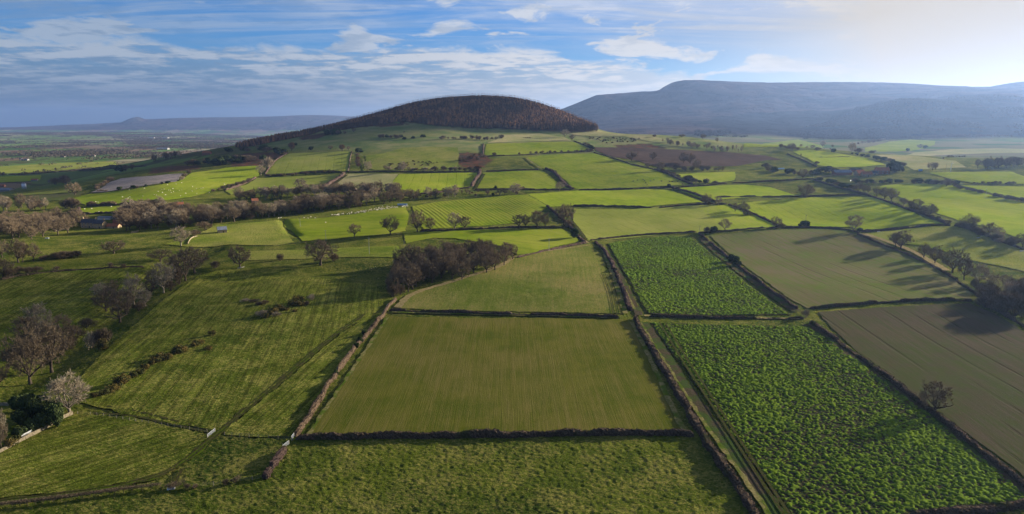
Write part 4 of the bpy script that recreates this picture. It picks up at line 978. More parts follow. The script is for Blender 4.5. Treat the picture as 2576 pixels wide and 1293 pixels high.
for r_ in (
 ('E',950,850,640,230,'o','dark oak at the left of the mid valley clump'),('E',1130,870,640,200,'b','brown tree close behind the dark mid valley oak'),('E',1010,690,560,150,'b','brown tree standing back from the mid valley clump'),
 ('E',1380,640,470,170,'b','brown tree between mid valley and the twisted white trunk'),('E',1540,610,430,150,'a','grey tree left of the valley head tree'),('E',1560,480,330,170,'b','brown tree behind the valley head'),
 ('E',560,1080,860,190,'b','brown tree right of the silver-topped one in the stream valley'),('E',250,1180,880,240,'b','brown tree left of the silver-topped one in the stream valley'),('E',420,1230,960,220,'o','low oak in front of the silver-topped tree'),
 ('I',-10,330,120,160,'o','dark oak cut by the left border above the shrubs'),('I',15,800,560,130,'b','tall bare tree cut by the left border at the stone wall'),
): T(*r_)
# ---- groups that nothing tells apart
def in_uv(u, v, P): return bool(in_poly(np.array([u]), np.array([v]), P)[0])
def scatter_px(n, c, poly, seed, gap=0):
    """n plan points under an outline surveyed in crop c, evenly spread in plan"""
    P = castpoly(c, poly); return scatter_plan(n, P, seed, gap)
def scatter_plan(n, P, seed, gap=0):
    rng = random.Random(seed); A = np.array(P); x0, y0 = A.min(0); x1, y1 = A.max(0); out = []; k = 0
    while len(out) < n and k < n*60:
        k += 1; x = rng.uniform(x0, x1); y = rng.uniform(y0, y1)
        if not in_poly(np.array([x]), np.array([y]), P)[0]: continue
        if gap and any((x-a)**2+(y-b)**2 < gap*gap for a, b in out): continue
        out.append((x, y))
    return out
def wood_of(n, c, poly, kinds, hr, label, group, seed, wr=(.75,1.1), parts=True, gap=4.5, cat=None):
    rng = random.Random(seed*3)
    for x, y in scatter_px(n, c, poly, seed, gap):
        k = rng.choice(kinds); h = rng.uniform(*hr)*(1 if k in 'oabr' else .8 if k == 'c' else .45); w = h*rng.uniform(*wr)*(0.4 if k == 'c' else 1)
        plant(k, x, y, h, w, label if isinstance(label, str) else label[k], group, parts)
wood_of(62,'W',[(985,748),(988,712),(1000,680),(1004,662),(1070,652),(1150,645),(1230,640),(1296,650),(1290,668),(1230,688),(1150,708),(1080,722),(1010,744)],'ooobb',(11.5,15.5),'bare brown tree packed into the heart-shaped copse in the middle of the fields','trees of the copse in the middle',3,(.7,.95),gap=5.2)
for i, (x, y) in enumerate(scatter_px(9,'W',[(985,752),(985,700),(1000,665),(1012,690),(1010,748)],5,4)): plant('p' if i % 3 else 's', x, y, random.uniform(4,8), random.uniform(5,7), 'tangled bush on the left rim of the dark copse', 'bushes on the left rim of the copse')
wood_of(46,'W',[(-20,612),(70,605),(130,596),(175,585),(205,578),(203,566),(190,556),(100,556),(-20,560)],'oobb',(12,16),'bare brown tree massed in the wood left of the farmhouse','trees of the wood left of the farmhouse',7,(.8,1.1),gap=6.5)
wood_of(104,'W',[(285,578),(330,583),(420,578),(500,568),(560,562),(640,552),(690,545),(690,537),(560,540),(440,545),(400,528),(300,535)],'obbas',(12,17.5),{'o':'dark oak in the wood between farmhouse and stone barn','b':'brown tree in the wood between farmhouse and stone barn','a':'pale tree in the wood between farmhouse and stone barn','s':'undergrowth bush in the wood between farmhouse and stone barn'},'trees of the wood between farmhouse and barn',8,gap=4.2)
wood_of(54,'W',[(700,544),(780,535),(860,528),(960,516),(1010,509),(1008,503),(900,508),(800,516),(700,526)],'obabs',(12,16.5),{'o':'dark oak massed beside the caravan site','b':'brown tree massed beside the caravan site','a':'pale tree massed beside the caravan site','s':'undergrowth bush massed beside the caravan site'},'trees around the caravan site',9,gap=5)
wood_of(44,'W',[(600,505),(700,499),(800,494),(870,492),(1000,492),(1000,484),(860,484),(700,490),(600,497)],'oba',(11,15),{'o':'dark oak in the line behind the caravans','b':'brown tree in the line behind the caravans','a':'pale tree in the line behind the caravans'},'trees behind the caravans',10,gap=5.5)
wood_of(40,'W',[(1012,506),(1160,497),(1320,488),(1318,480),(1160,484),(1012,492)],'sbbsh',(5,10),{'s':'brown bush in the shelter belt above the striped field','b':'bare tree in the shelter belt above the striped field','h':'dark evergreen in the shelter belt above the striped field'},'shelter belt above the striped field',12,gap=4)
for i, (x, y, ty) in enumerate([(95,1160,1070),(230,1155,1050),(345,1120,1050),(405,1185,1062),(485,1185,1030),(985,1195,1108),(1042,1172,1100),(1490,1100,1022),(200,1160,1115),(560,1100,1052)]):
    T('B', x, y, ty, 46, 'c', 'dark pointed conifer standing up out of the caravan wood', 'dark conifers in the caravan wood', parts=True)
for x, y, ty, w in ((130,470,372,90),(190,520,372,110),(250,560,360,120),(330,520,370,120),(400,560,420,120),(440,600,430,110),(160,600,480,90),(250,640,545,110),(330,620,500,100),(150,690,610,90),(210,470,350,90)):
    T('I', x, y+20, ty+10, w, 'h', 'dark evergreen shrub heaped behind the stone wall at the left', 'dark evergreen shrubs behind the stone wall')
T('I',30,740,470,90,'a','pale bare tree at the left border above the stone wall')
T('I',95,770,700,110,'g','bright green low bush beside the white gate at the left border')
for x, y, ty, w, k in ((830,1165,1012,130,'p'),(890,1150,1000,110,'s'),(940,1135,985,120,'s'),(900,1190,1090,80,'g'),(940,1180,1080,70,'g'),(680,1100,960,160,'s'),(640,1180,1060,120,'s'),(560,1230,1120,120,'s'),(250,1260,1060,200,'s'),(170,1290,1150,180,'s'),(780,1000,900,120,'s'),(1240,840,760,90,'s'),(1520,660,560,80,'s')):
    T('E', x, y, ty, w, k, 'low scrub bush under the stream valley trees', 'scrub along the stream valley')
for x, y, ty, w in ((170,512,440,74),(250,508,440,84),(330,498,440,74),(510,478,442,64),(1000,462,408,40),(1115,462,418,40),(110,530,450,70),(60,545,460,70)):
    T('E', x, y, ty, w, 's', 'thorn bush on the sunken hedge across the left meadow', 'thorns on the sunken hedge of the left meadow')
for x, y, ty, w in ((520,372,312,120),(570,370,305,130),(640,362,300,120),(690,352,298,70),(400,384,342,86),(370,390,350,60)):
    T('E', x, y, ty, w, 's', 'bush in the clump on the left meadow rise', 'bushes on the left meadow rise')
# ---- gorse lines on the near pasture
GL = 'brown and yellow gorse bush in the broken line across the near left pasture'
for x, y, ty, w in ((770,385,340,70),(810,370,318,70),(845,355,300,80),(890,340,285,80),(905,300,245,80),(950,290,205,90),(990,270,215,60),(1040,240,190,60),(1080,215,160,60),(1130,180,125,60),(1170,140,95,50),(1220,120,75,70),(1265,105,60,70),(1310,90,50,60),(1370,50,0,90),(1420,40,-10,80),(730,395,350,50)):
    T('I', x, y, ty, w, 'g', GL, 'gorse line on the near left pasture')
for x, y, ty, w in ((1380,1290,1240,70),(1440,1280,1215,90),(1500,1275,1225,80),(1590,1220,1145,100),(1640,1210,1160,90),(1740,1160,1095,70),(1790,1140,1100,60),(1905,1065,1010,60),(1860,1190,1155,80)):
    T('E', x, y, ty, w, 'g', GL, 'gorse line on the near left pasture')
for x, y, ty, w, k in ((275,1160,1095,80,'p'),(310,1165,1110,60,'g'),(340,1140,1085,80,'g'),(390,1120,1060,80,'g'),(440,1090,1035,90,'g'),(480,1100,1060,70,'g'),(540,1060,1000,80,'g'),(590,1030,965,100,'g'),(620,1060,1010,80,'g'),(570,1110,1080,50,'g'),(720,1010,950,55,'p'),(400,1150,1110,70,'p'),(130,1020,985,60,'p'),(190,1030,995,80,'s'),(240,1050,1015,70,'s'),(300,1040,1000,70,'s'),(680,1050,1010,60,'s')):
    T('F', x, y, ty, w, k, 'scrubby gorse or thorn in the patch below the spreading oak', 'gorse patch below the spreading oak')
# ---- little bushes in rows
def row(c, pts, n, h, kinds, label, group, seed, parts=False, jit=2.0, wr=(1.0,1.5)):
    rng = random.Random(seed); P = resample(castpoly(c, pts), 1.0, False); L = len(P)
    for i in range(n):
        x, y = P[min(L-1, int((i+rng.uniform(.1,.9))/n*L))]; k = rng.choice(kinds); hh = h*rng.uniform(.65,1.25)
        plant(k, x+rng.uniform(-jit,jit), y+rng.uniform(-jit,jit), hh, hh*rng.uniform(*wr)*(0.8 if k in 'ab' else 1), label, group, parts)
row('C',[(670,440),(800,430),(1000,422),(1290,412)],15,5,'sb','small thorn in the row along the top hedge of the big hill field','thorns along the top hedge of the big hill field',21)
row('C',[(20,455),(210,460),(320,455)],3,5,'s','thorn bush at the corner of the upper hill field','thorns at the corner of the upper hill field',22)
row('B',[(1500,880),(1800,885),(2100,890),(2300,885)],17,6,'spbs','bush in the brown hedge row under the gorse thicket','bushes of the row under the gorse thicket',23)
row('B',[(2300,890),(2420,895),(2470,880)],5,6,'sr','russet bush where the hedge row ends above the bright field','russet bushes above the bright field',24)
row('B',[(330,940),(560,945),(850,915),(1060,905)],11,4.5,'sg','hedge thorn under the striped hill field','thorns under the striped hill field',25)
row('B',[(1240,740),(1260,800),(1260,870)],7,6,'sr','bush in the short upright hedge on the hill','bushes of the upright hill hedge',26)
row('B',[(1470,560),(1520,560),(1600,570),(1700,565)],8,6.5,'hs','dark bush in the clump on the shaded hill slope','dark bushes on the shaded hill slope',27,jit=5)
row('B',[(1700,580),(1800,575),(1880,555),(1920,560)],5,5,'hs','dark bush at the right of the shaded slope clump','dark bushes right of the slope clump',28,jit=4)
row('B',[(2060,575),(2200,580),(2350,575),(2576,585)],14,6,'srpb','mixed bush on the hill beside the red earth pit','bushes beside the red earth pit',29,jit=5)
row('B',[(2230,800),(2350,780),(2500,770)],10,6,'sbr','scrub below the red earth pit','scrub below the red earth pit',30,jit=12)
row('C',[(30,285),(200,280),(330,295),(430,270)],11,6,'sgb','bush on the brow below the middle of the plantation','bushes on the brow below the plantation',31,jit=6)
row('C',[(600,280),(700,285)],6,2.5,'g','low gorse on the tan slope below the plantation','low gorse on the tan slope',32,jit=3)
row('C',[(1200,345),(1240,365),(1290,400)],5,5,'sh','bush on the short steep hedge by the ploughed field','bushes on the short steep hedge',33)
row('C',[(1920,600),(2050,630),(2130,665)],8,4.5,'s','bush on the diagonal hedge by the cows','bushes on the diagonal hedge by the cows',34)
row('C',[(2180,690),(2240,700),(2300,725),(2400,730),(2500,735)],10,6,'sh','bush in the dark clump by the lane end','bushes in the dark clump by the lane end',35,jit=4)
row('C',[(2080,595),(2250,605),(2400,600),(2576,610)],12,7,'sbb','dark bush in the line below the ploughed field','bushes below the ploughed field',36,jit=5)
row('D',[(0,950),(120,990),(250,1010),(420,1020),(560,1010)],15,7,'sbh','dark bush beside the lane to the hill farm','bushes beside the lane to the hill farm',37,jit=7)
row('D',[(560,1000),(640,985),(700,1000)],9,8,'hb','dark tree sheltering the left side of the hill farm','trees left of the hill farm',38,jit=5)
row('D',[(880,815),(1000,840),(1150,870),(1300,900),(1370,930)],17,5.5,'shh','dark bush of the hedge dropping to the hill farm','bushes of the hedge above the hill farm',39,jit=3)
row('D',[(1240,990),(1290,985),(1340,985)],8,12,'h','tall dark evergreen of the block behind the hill farmhouse','dark evergreens behind the hill farmhouse',40,parts=True,jit=5,wr=(.6,.8))
row('D',[(870,1095),(960,1100),(1070,1100),(1160,1100),(1240,1095),(1350,1095)],11,5,'shs','bush along the hedge in front of the hill farm','bushes in front of the hill farm',41,jit=3)
row('D',[(1470,1100),(1600,1105),(1750,1115),(1900,1110)],15,6,'shb','bush of the dense dark hedge below the turbine','bushes of the dense hedge below the turbine',42,jit=4)
row('D',[(1905,1140),(1960,1160),(2050,1175),(2130,1200),(2170,1205)],10,4.5,'s','thorn in the first dotted row across the bright right-hand field','thorns of the first dotted row',43,jit=1)
row('D',[(2265,1230),(2300,1240),(2370,1240)],4,4.5,'s','thorn in the short middle dotted row at the right','thorns of the middle dotted row',44,jit=1)
row('D',[(2390,1260),(2480,1270),(2576,1285)],6,4.5,'s','thorn in the last dotted row at the right border','thorns of the last dotted row',45,jit=1)
row('D',[(2060,1108),(2200,1108),(2330,1108),(2500,1112)],10,3.5,'s','thorn along the foot of the striped right-hand field','thorns under the striped right-hand field',46)
row('D',[(2090,950),(2150,958),(2220,960),(2330,950),(2400,945)],10,15,'ob','bare tree of the line at the right beyond the turbine','trees of the line beyond the turbine',47,parts=True,jit=5,wr=(.7,1))
row('D',[(2380,940),(2480,935),(2576,930)],14,13,'bah','tree of the wood at the right border beyond the turbine','trees of the wood at the right border',48,jit=16,wr=(.7,1))
row('D',[(900,800),(960,800),(1040,800),(1100,795)],6,8,'bs','tree on the valley hedge below the moor','trees on the valley hedge below the moor',49,jit=6)
row('D',[(330,745),(400,735),(480,750),(700,740),(780,735)],11,8,'sab','bush on the far side of the crest below the moor','bushes beyond the crest below the moor',50,jit=8)
row('D',[(910,715),(1050,700),(1240,672)],11,9,'sb','bush on the far valley hedge at the moor foot','bushes on the far valley hedge',51,jit=6)
row('D',[(130,745),(200,750),(340,775)],6,7,'sb','bush on the crest by the ploughed field','bushes on the crest by the ploughed field',52,jit=4)
row('D',[(1620,850),(1800,860),(2000,840)],8,3.5,'s','thorn on the field bank before the valley','thorns on the field bank before the valley',53)
row('H',[(460,60),(560,80),(640,100),(720,135),(800,150)],11,5,'sh','bush along the lane hedge left of the farm oaks','bushes along the lane hedge',54,jit=2)
row('H',[(1300,320),(1500,400),(1640,450),(1700,462)],11,3.5,'sg','scrub along the lower diagonal hedge','scrub along the lower diagonal hedge',55,jit=2)
row('H',[(1740,480),(1800,490),(1900,530),(2000,570),(2080,600),(2200,650)],15,5.5,'sp','bush in the right-hand hedge by the trough','bushes of the right-hand hedge',56,parts=True,jit=3)
row('A',[(2110,900),(2200,870),(2300,850),(2400,820),(2500,790)],10,5,'s','bush on the hedge at the right end of the sheep field','bushes at the right of the sheep field',57,jit=2)
row('A',[(870,1035),(1000,1030),(1160,1025)],8,5,'s','bush in the first dark hedge between the sheep fields','bushes of the first hedge between sheep fields',58,jit=2)
row('A',[(1190,1020),(1300,1018),(1440,1010),(1550,1005),(1640,1000)],8,4,'s','bush in the second dark hedge between the sheep fields','bushes of the second hedge between sheep fields',59,jit=2)
row('A',[(940,885),(1000,850),(1060,810),(1130,785)],6,7,'sr','bush at the left end of the frosty heath','bushes left of the frosty heath',60,jit=4)
row('A',[(1900,705),(1830,740),(1780,790)],4,5,'sp','bush at the right end of the frosty heath','bushes right of the frosty heath',61,jit=2)
row('A',[(900,905),(1100,890),(1300,870),(1450,850),(1700,810)],10,4,'sh','bush under the lower edge of the frosty heath','bushes under the frosty heath',62,jit=2)
row('A',[(0,1060),(100,1070),(250,1075),(340,1080),(500,1080)],14,15,'boa','bare tree in the belt across the left behind the wood','trees in the belt behind the wood',63,parts=True,jit=12,wr=(.7,1))
row('A',[(650,1060),(700,1060),(740,1058)],3,12,'s','rounded olive bush at the left end of the sheep fields','olive bushes left of the sheep fields',64,parts=True,jit=3,wr=(1,1.3))
T('A',745,930,800,160,'o','spreading bare tree left of the frosty heath above the brown field')
row('A',[(560,820),(640,820),(700,800),(620,850)],5,14,'bs','dark tree clump on the green slope at the left','dark clump on the green slope at the left',65,jit=12)
row('A',[(1190,700),(1240,695),(1300,680)],5,11,'bh','tree on the shaded slope left of the bracken','trees on the shaded slope',66,jit=6)
row('A',[(1500,600),(1600,590),(1700,560),(1780,555)],16,14,'ba','brown tree of the wood in front of the plain','trees of the wood in front of the plain',67,jit=18,wr=(.8,1.1))
row('A',[(1900,640),(2100,620),(2250,620),(2400,600),(2576,570)],24,10,'bhhs','dark tree on the lower flank of the hill','trees on the lower flank of the hill',68,jit=22)
row('B',[(0,700),(150,690),(300,690),(420,700),(540,740)],17,9,'hbs','dark bush above the bracken slope','bushes above the bracken slope',69,jit=12)
row('B',[(940,520),(1000,530),(1060,535),(1120,530)],14,9,'hb','dark tree at the end of the left wood spur','trees at the end of the wood spur',70,jit=7)
# thicket at lower right
for x, y, ty, w, k in ((2000,1120,960,130,'s'),(2060,1170,1000,150,'s'),(1990,1200,1075,160,'s'),(2120,1240,1050,240,'s'),(2230,1270,1060,240,'s'),(2320,1290,1090,200,'s'),(2180,1130,960,150,'p'),(2280,1130,950,160,'s'),(2340,1180,980,160,'s'),(2230,1050,930,120,'s'),(2320,1040,920,140,'b'),(1880,1020,930,60,'s'),(1930,1060,960,80,'s'),(1960,1140,1040,90,'s')):
    T('H', x, y, ty, w, k, 'grey-brown thicket bush massed at the lower right beyond the drilled field', 'thicket at the right beyond the drilled field')
for x, y, ty, w in ((880,115,80,36),(850,165,125,38),(825,205,165,34),(738,310,288,22),(690,375,340,30)):
    T('J', x, y, ty, w, 'h', 'small dark holly on the left side of the long tan hedge', 'small hollies by the long tan hedge')
T('H',372,1290,1215,60,'p','pale feathery shrub at the crossing of hedges right of the kale fields')
row('C',[(2040,330),(2100,345),(2250,365),(2400,385),(2576,400),(2700,410)],52,9,'aabp','young pale tree of the plantation on the crest above the ploughed field','young pale plantation on the crest',71,jit=14,wr=(.6,.9))
wood_of(30,'B',[(1550,850),(1560,825),(1700,800),(1900,795),(2040,800),(2050,825),(1900,850),(1700,865)],'ggs',(4,6),{'g':'dark gorse of the long thicket in the hill pasture','s':'thorn bush of the long thicket in the hill pasture'},'long gorse thicket in the hill pasture',72,(1.2,1.8),False,2)
wood_of(60,'C',[(1215,272),(1400,275),(1560,265),(1820,300),(1820,318),(1600,322),(1450,335),(1350,320)],'ggs',(4,6),{'g':'dark gorse of the thicket on the crest by the plantation','s':'thorn bush of the thicket on the crest by the plantation'},'gorse thicket on the crest',73,(1.2,1.8),False,2)
# the field below the near hedge: hawthorns on the leggy hedge at the bottom left
# ================================================================== the plantation on the round hill
def cone_forest(name, pts, hs, mat, label, wr=.36, seg=6, cat='plantation', jag=.25, tiers=2):
    n = len(pts); P = np.array(pts); z = Hs(P[:,0], P[:,1]); h = np.array(hs); w = np.arange(seg)*2*np.pi/seg; Vs = []; Fs = []; off = 0
    for t in range(tiers):
        z0 = h*(0.12+0.42*t); z1 = h*(0.75 if t < tiers-1 else 1.0); r = h*wr*.5*(1-.42*t)
        rot = RNG.random(n)[:,None]*6.28; rad = r[:,None]*(1-jag/2+jag*RNG.random((n, seg))*1.4)
        ring = np.stack([P[:,:1]+rad*np.cos(w+rot), P[:,1:]+rad*np.sin(w+rot), np.repeat((z+z0)[:,None], seg, 1)+RNG.normal(size=(n,seg))*.3], -1)
        tip = np.stack([P[:,0]+RNG.normal(size=n)*.15, P[:,1]+RNG.normal(size=n)*.15, z+z1], -1)[:,None]
        V = np.concatenate([ring, tip], 1).reshape(-1,3); k = np.arange(n)[:,None]*(seg+1); j = np.arange(seg)[None]
        Fs.append(np.stack([k+j, k+(j+1) % seg, k+seg+0*j], -1).reshape(-1,3)+off); Vs.append(V); off += len(V)
    tv = RNG.random(n); at = np.concatenate([np.repeat(tv, seg+1)]*tiers)
    me = mesh_np(name, np.vstack(Vs), np.vstack(Fs), [mat], False, dict(tint=at))
    return tag(link(bpy.data.objects.new(name, me)), label, cat, kind='stuff')
def blob_wood(name, pts, hs, mat, label, wr=1.0, cat='wood'):
    """far woods: one rough, open crown of loose facets for every tree"""
    n = len(pts); P = np.array(pts); z = Hs(P[:,0], P[:,1]); h = np.array(hs); m = 26; v = RNG.normal(size=(n,m,3)); v /= np.linalg.norm(v, axis=2)[...,None]
    v[...,2] = np.abs(v[...,2])*1.0-.25; c = np.stack([P[:,0], P[:,1], z+h*.45], -1)[:,None] + v*np.stack([h*wr*.5, h*wr*.5, h*.55], -1)[:,None]*(.7+.35*RNG.random((n,m,1)))
    a = RNG.normal(size=(n,m,3)); a /= np.linalg.norm(a, axis=2)[...,None]; b = np.cross(a, v); s = (h*.16)[:,None,None]*(.6+.8*RNG.random((n,m,1)))
    V = np.stack([c-a*s, c+b*s, c+a*s-b*s*.6], 2).reshape(-1,3)
    me = mesh_np(name, V, np.arange(len(V)).reshape(-1,3), [mat], False)
    return tag(link(bpy.data.objects.new(name, me)), label, cat, kind='stuff')
def dense_points(P, gap, seed):
    A = np.array(P); x0, y0 = A.min(0); x1, y1 = A.max(0); gx, gy = np.meshgrid(np.arange(x0, x1, gap), np.arange(y0, y1, gap)); rng = np.random.default_rng(seed)
    x = gx.ravel()+(rng.random(gx.size)-.5)*gap*.9; y = gy.ravel()+(rng.random(gx.size)-.5)*gap*.9; k = in_poly(x, y, P); return np.column_stack([x[k], y[k]])
def px_plan(u, Y): d = ray(u, 300); return (d[0]/d[1]*Y, Y)
low = castpoly('B', [(1085,488),(1250,462),(1480,438),(1640,408),(1800,415),(1950,437),(2150,452),(2350,467),(2576,452)]) + castpoly('C', [(60,185),(400,187),(700,210),(1000,216),(1200,224),(1335,222)])
LARCH = low + [px_plan(1503, 1640), px_plan(1500, 1720), px_plan(1440, 1860), px_plan(1340, 1950), px_plan(1200, 2000), px_plan(1050, 1960), px_plan(950, 1860), px_plan(870, 1730)]
pts = dense_points(LARCH, 4.9, 5)
SPUR = castpoly('B', [(75,668),(200,655),(400,612),(640,565),(780,540),(920,492),(1085,488)]) + [px_plan(870,1730), px_plan(800,1640), px_plan(700,1590), px_plan(600,1530), px_plan(585,1480)]
pts2 = dense_points(SPUR, 5.5, 6)
# the 300 that show largest (front edge and the right-hand shoulder) stand as trees of their own
sc_ = pts[:,1] - 0.55*np.maximum(pts[:,0]-60, 0) + RNG.random(len(pts))*40; order = np.argsort(sc_); front, rest = pts[order[:290]], pts[order[290:]]
for x, y in front:
    h = random.uniform(11, 16); plant('l', x, y, h, h*random.uniform(.30,.40), 'brown leafless larch at the rim of the dark plantation on the round hill', 'larches at the rim of the hilltop plantation', parts=False)
m_l2, _t, _b = new_mat('larch_mass'); _c = _t.mix(_t.ramp(_t.attr('tint'), 0.1, 1.0), (0.078,0.047,0.032), (0.27,0.130,0.060))
_c = _t.mix(_t.ramp(_t.noise(gpos(_t), 0.012, 4), 0.45, 0.65), _c, (0.075,0.050,0.036)); _t.put(_b.inputs['Base Color'], _c)
cone_forest('larch_plantation', rest, 10+6*RNG.random(len(rest)), m_l2, 'dense dark brown larch plantation covering the round hill top', .54, tiers=3)
cone_forest('spur_wood', pts2, (9+4*RNG.random(len(pts2))), m_l2, 'narrow dark wood running down the left shoulder of the round hill', .5, tiers=1)
# ---- woods on the lower moor
MW = [px_plan(1750,2750),px_plan(2000,2500),px_plan(2300,2450),px_plan(2700,2350),px_plan(2750,3300),px_plan(2450,3700),px_plan(2250,3850),px_plan(2150,3800),px_plan(2050,3300),px_plan(1900,3050),px_plan(1750,3000)]
mp = dense_points(MW, 15.0, 8); nz_ = fbm(mp[:,0]/260, mp[:,1]/260, 3, 61); mp = mp[nz_ > 0.40]
m_far = twig_mat('far_wood', (0.085,0.060,0.045), (0.050,0.042,0.036), 0.0)
blob_wood('moor_wood', mp, 11+6*RNG.random(len(mp)), m_far, 'bare woods clothing the lower slopes of the long moor at the right', 1.25)
# ---- woods, hedgerow trees and copses of the far plain
PL = [px_plan(-150,1550),px_plan(420,1800),px_plan(440,2600),px_plan(640,3200),px_plan(880,4200),px_plan(900,8500),px_plan(-250,8500),px_plan(-250,2400)]
pp = dense_points(PL, 20.0, 9); 
def hedge_lines(x, y):
    q1 = np.abs(((x*0.95+y*0.30+60*fbm(x/400, y/400, 2, 1))/300) % 1-.5); q2 = np.abs(((y*0.96-x*0.25+80*fbm(x/300, y/300, 2, 2))/210) % 1-.5)
    return np.maximum(q1, q2) > 0.474
hl = hedge_lines(pp[:,0], pp[:,1]) & (RNG.random(len(pp)) < .8); w1 = fbm(pp[:,0]/330, pp[:,1]/260, 3, 71) > 0.60
m_pl = twig_mat('plain_trees', (0.105,0.075,0.055), (0.050,0.052,0.032), 0.0)
a1 = pp[hl]; blob_wood('hedgerow_trees', a1, 6+7*RNG.random(len(a1)), m_pl, 'brown hedgerow trees criss-crossing the far plain', 1.5, 'hedgerow trees')
a2 = pp[w1 & ~hl]; blob_wood('plain_woods', a2, 11+5*RNG.random(len(a2)), m_pl, 'dark woods scattered over the far plain', 1.7)

# ================================================================== hedges
def hedge_mat(name, a, b_, c_):
    m, t, b = new_mat(name); p = gpos(t); n1 = t.noise(p, 2.2, 5, 0.75, 0.5); n2 = t.noise(p, 0.15, 4)
    c = t.mix(t.ramp(n1, 0.38, 0.62), a, b_); c = t.mix(t.ramp(n2, 0.52, 0.68), c, c_); t.put(b.inputs['Base Color'], c); bump(t, b, n1, 1.0, 0.8); return m
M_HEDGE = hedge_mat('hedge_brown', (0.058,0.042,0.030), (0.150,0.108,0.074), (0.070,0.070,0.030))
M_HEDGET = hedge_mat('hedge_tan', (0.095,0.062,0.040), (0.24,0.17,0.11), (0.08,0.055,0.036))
M_HEDGEP = hedge_mat('hedge_plum', (0.060,0.038,0.032), (0.125,0.085,0.070), (0.085,0.070,0.034))
def hedge(c, pts, h, w, label, mat=None, group=None, gaps=0.27, ymax=2600, fuzz=None, rough=.55, name='hedge', cat='hedge'):
    mat = mat or M_HEDGE; P = smooth_line(castpoly(c, pts, ymax), 2); Ym = float(np.mean([p[1] for p in P])); st = max(0.7, Ym*0.0022); P = resample(P, st, False); n = len(P)
    prof = np.array([(-.5,-.15),(-.55,.35),(-.46,.78),(-.25,1.0),(.25,1.0),(.46,.78),(.55,.35),(.5,-.15)]); k = len(prof); V = np.zeros((n,k,3)); P = np.array(P)
    T_ = np.gradient(P, axis=0); T_ /= np.linalg.norm(T_, axis=1)[:,None]; N = np.stack([-T_[:,1], T_[:,0]], 1); z = Hs(P[:,0], P[:,1]); rng = np.random.default_rng(int(P[0,0]*7+P[0,1]) & 0xffff)
    P = P + N*((fbm(P[:,0]/9, P[:,1]/9, 3, 14)-.5)*1.5)[:,None]; z = Hs(P[:,0], P[:,1])
    hh = h*.88*(1+rough*(fbm(P[:,0]/6, P[:,1]/6, 3, 4)-.5)*2); ww = w*.88*(1+rough*(fbm(P[:,0]/5+9, P[:,1]/5, 3, 6)-.5)*2)
    if gaps: g = fbm(P[:,0]/14, P[:,1]/14, 2, 8); hh = hh*np.where(g < gaps, .45, 1)
    end = np.minimum(1, np.minimum(np.arange(n), np.arange(n)[::-1])*st/1.2+.15); hh *= end; ww *= end
    for j, (a, b) in enumerate(prof):
        ja = rng.normal(size=n)*.10*w; V[:,j,:2] = P + N*(a*ww+ja)[:,None]; V[:,j,2] = z + b*hh + rng.normal(size=n)*.07*h*(b > .1)
    i = np.arange(n-1)[:,None]*k; j = np.arange(k-1)[None]; F = np.stack([i+j, i+j+1, i+k+j+1, i+k+j], -1).reshape(-1,4)[:, ::-1]
    L = st*n; nf = int((fuzz if fuzz is not None else max(0, min(70, 15000/Ym)))*L*h/2); Vv = V.reshape(-1,3); Fs = [F]
    if nf:
        q = rng.integers(0, n, nf); jj = rng.integers(0, k, nf); q2 = np.minimum(q+1, n-1); f = rng.random(nf)[:,None]; B = V[q,jj]*(1-f)+V[q2,jj]*f
        D = np.column_stack([N[q]*(prof[jj,0]*1.3)[:,None], .5+prof[jj,1]*.5]) + rng.normal(size=(nf,3))*.35; D /= np.linalg.norm(D, axis=1)[:,None]
        tv, tf = twig_tris(B-D*.1, D, h*.27*(.4+1.1*rng.random(nf)**2), np.full(nf, .07*h/2+.04), rng); tv, tf = tv, tf+len(Vv); Vv = np.vstack([Vv, tv]); Fs.append(tf)
    me = mesh_np(name, Vv, Fs, [mat], False); return tag(link(bpy.data.objects.new(name, me)), label, cat, group)
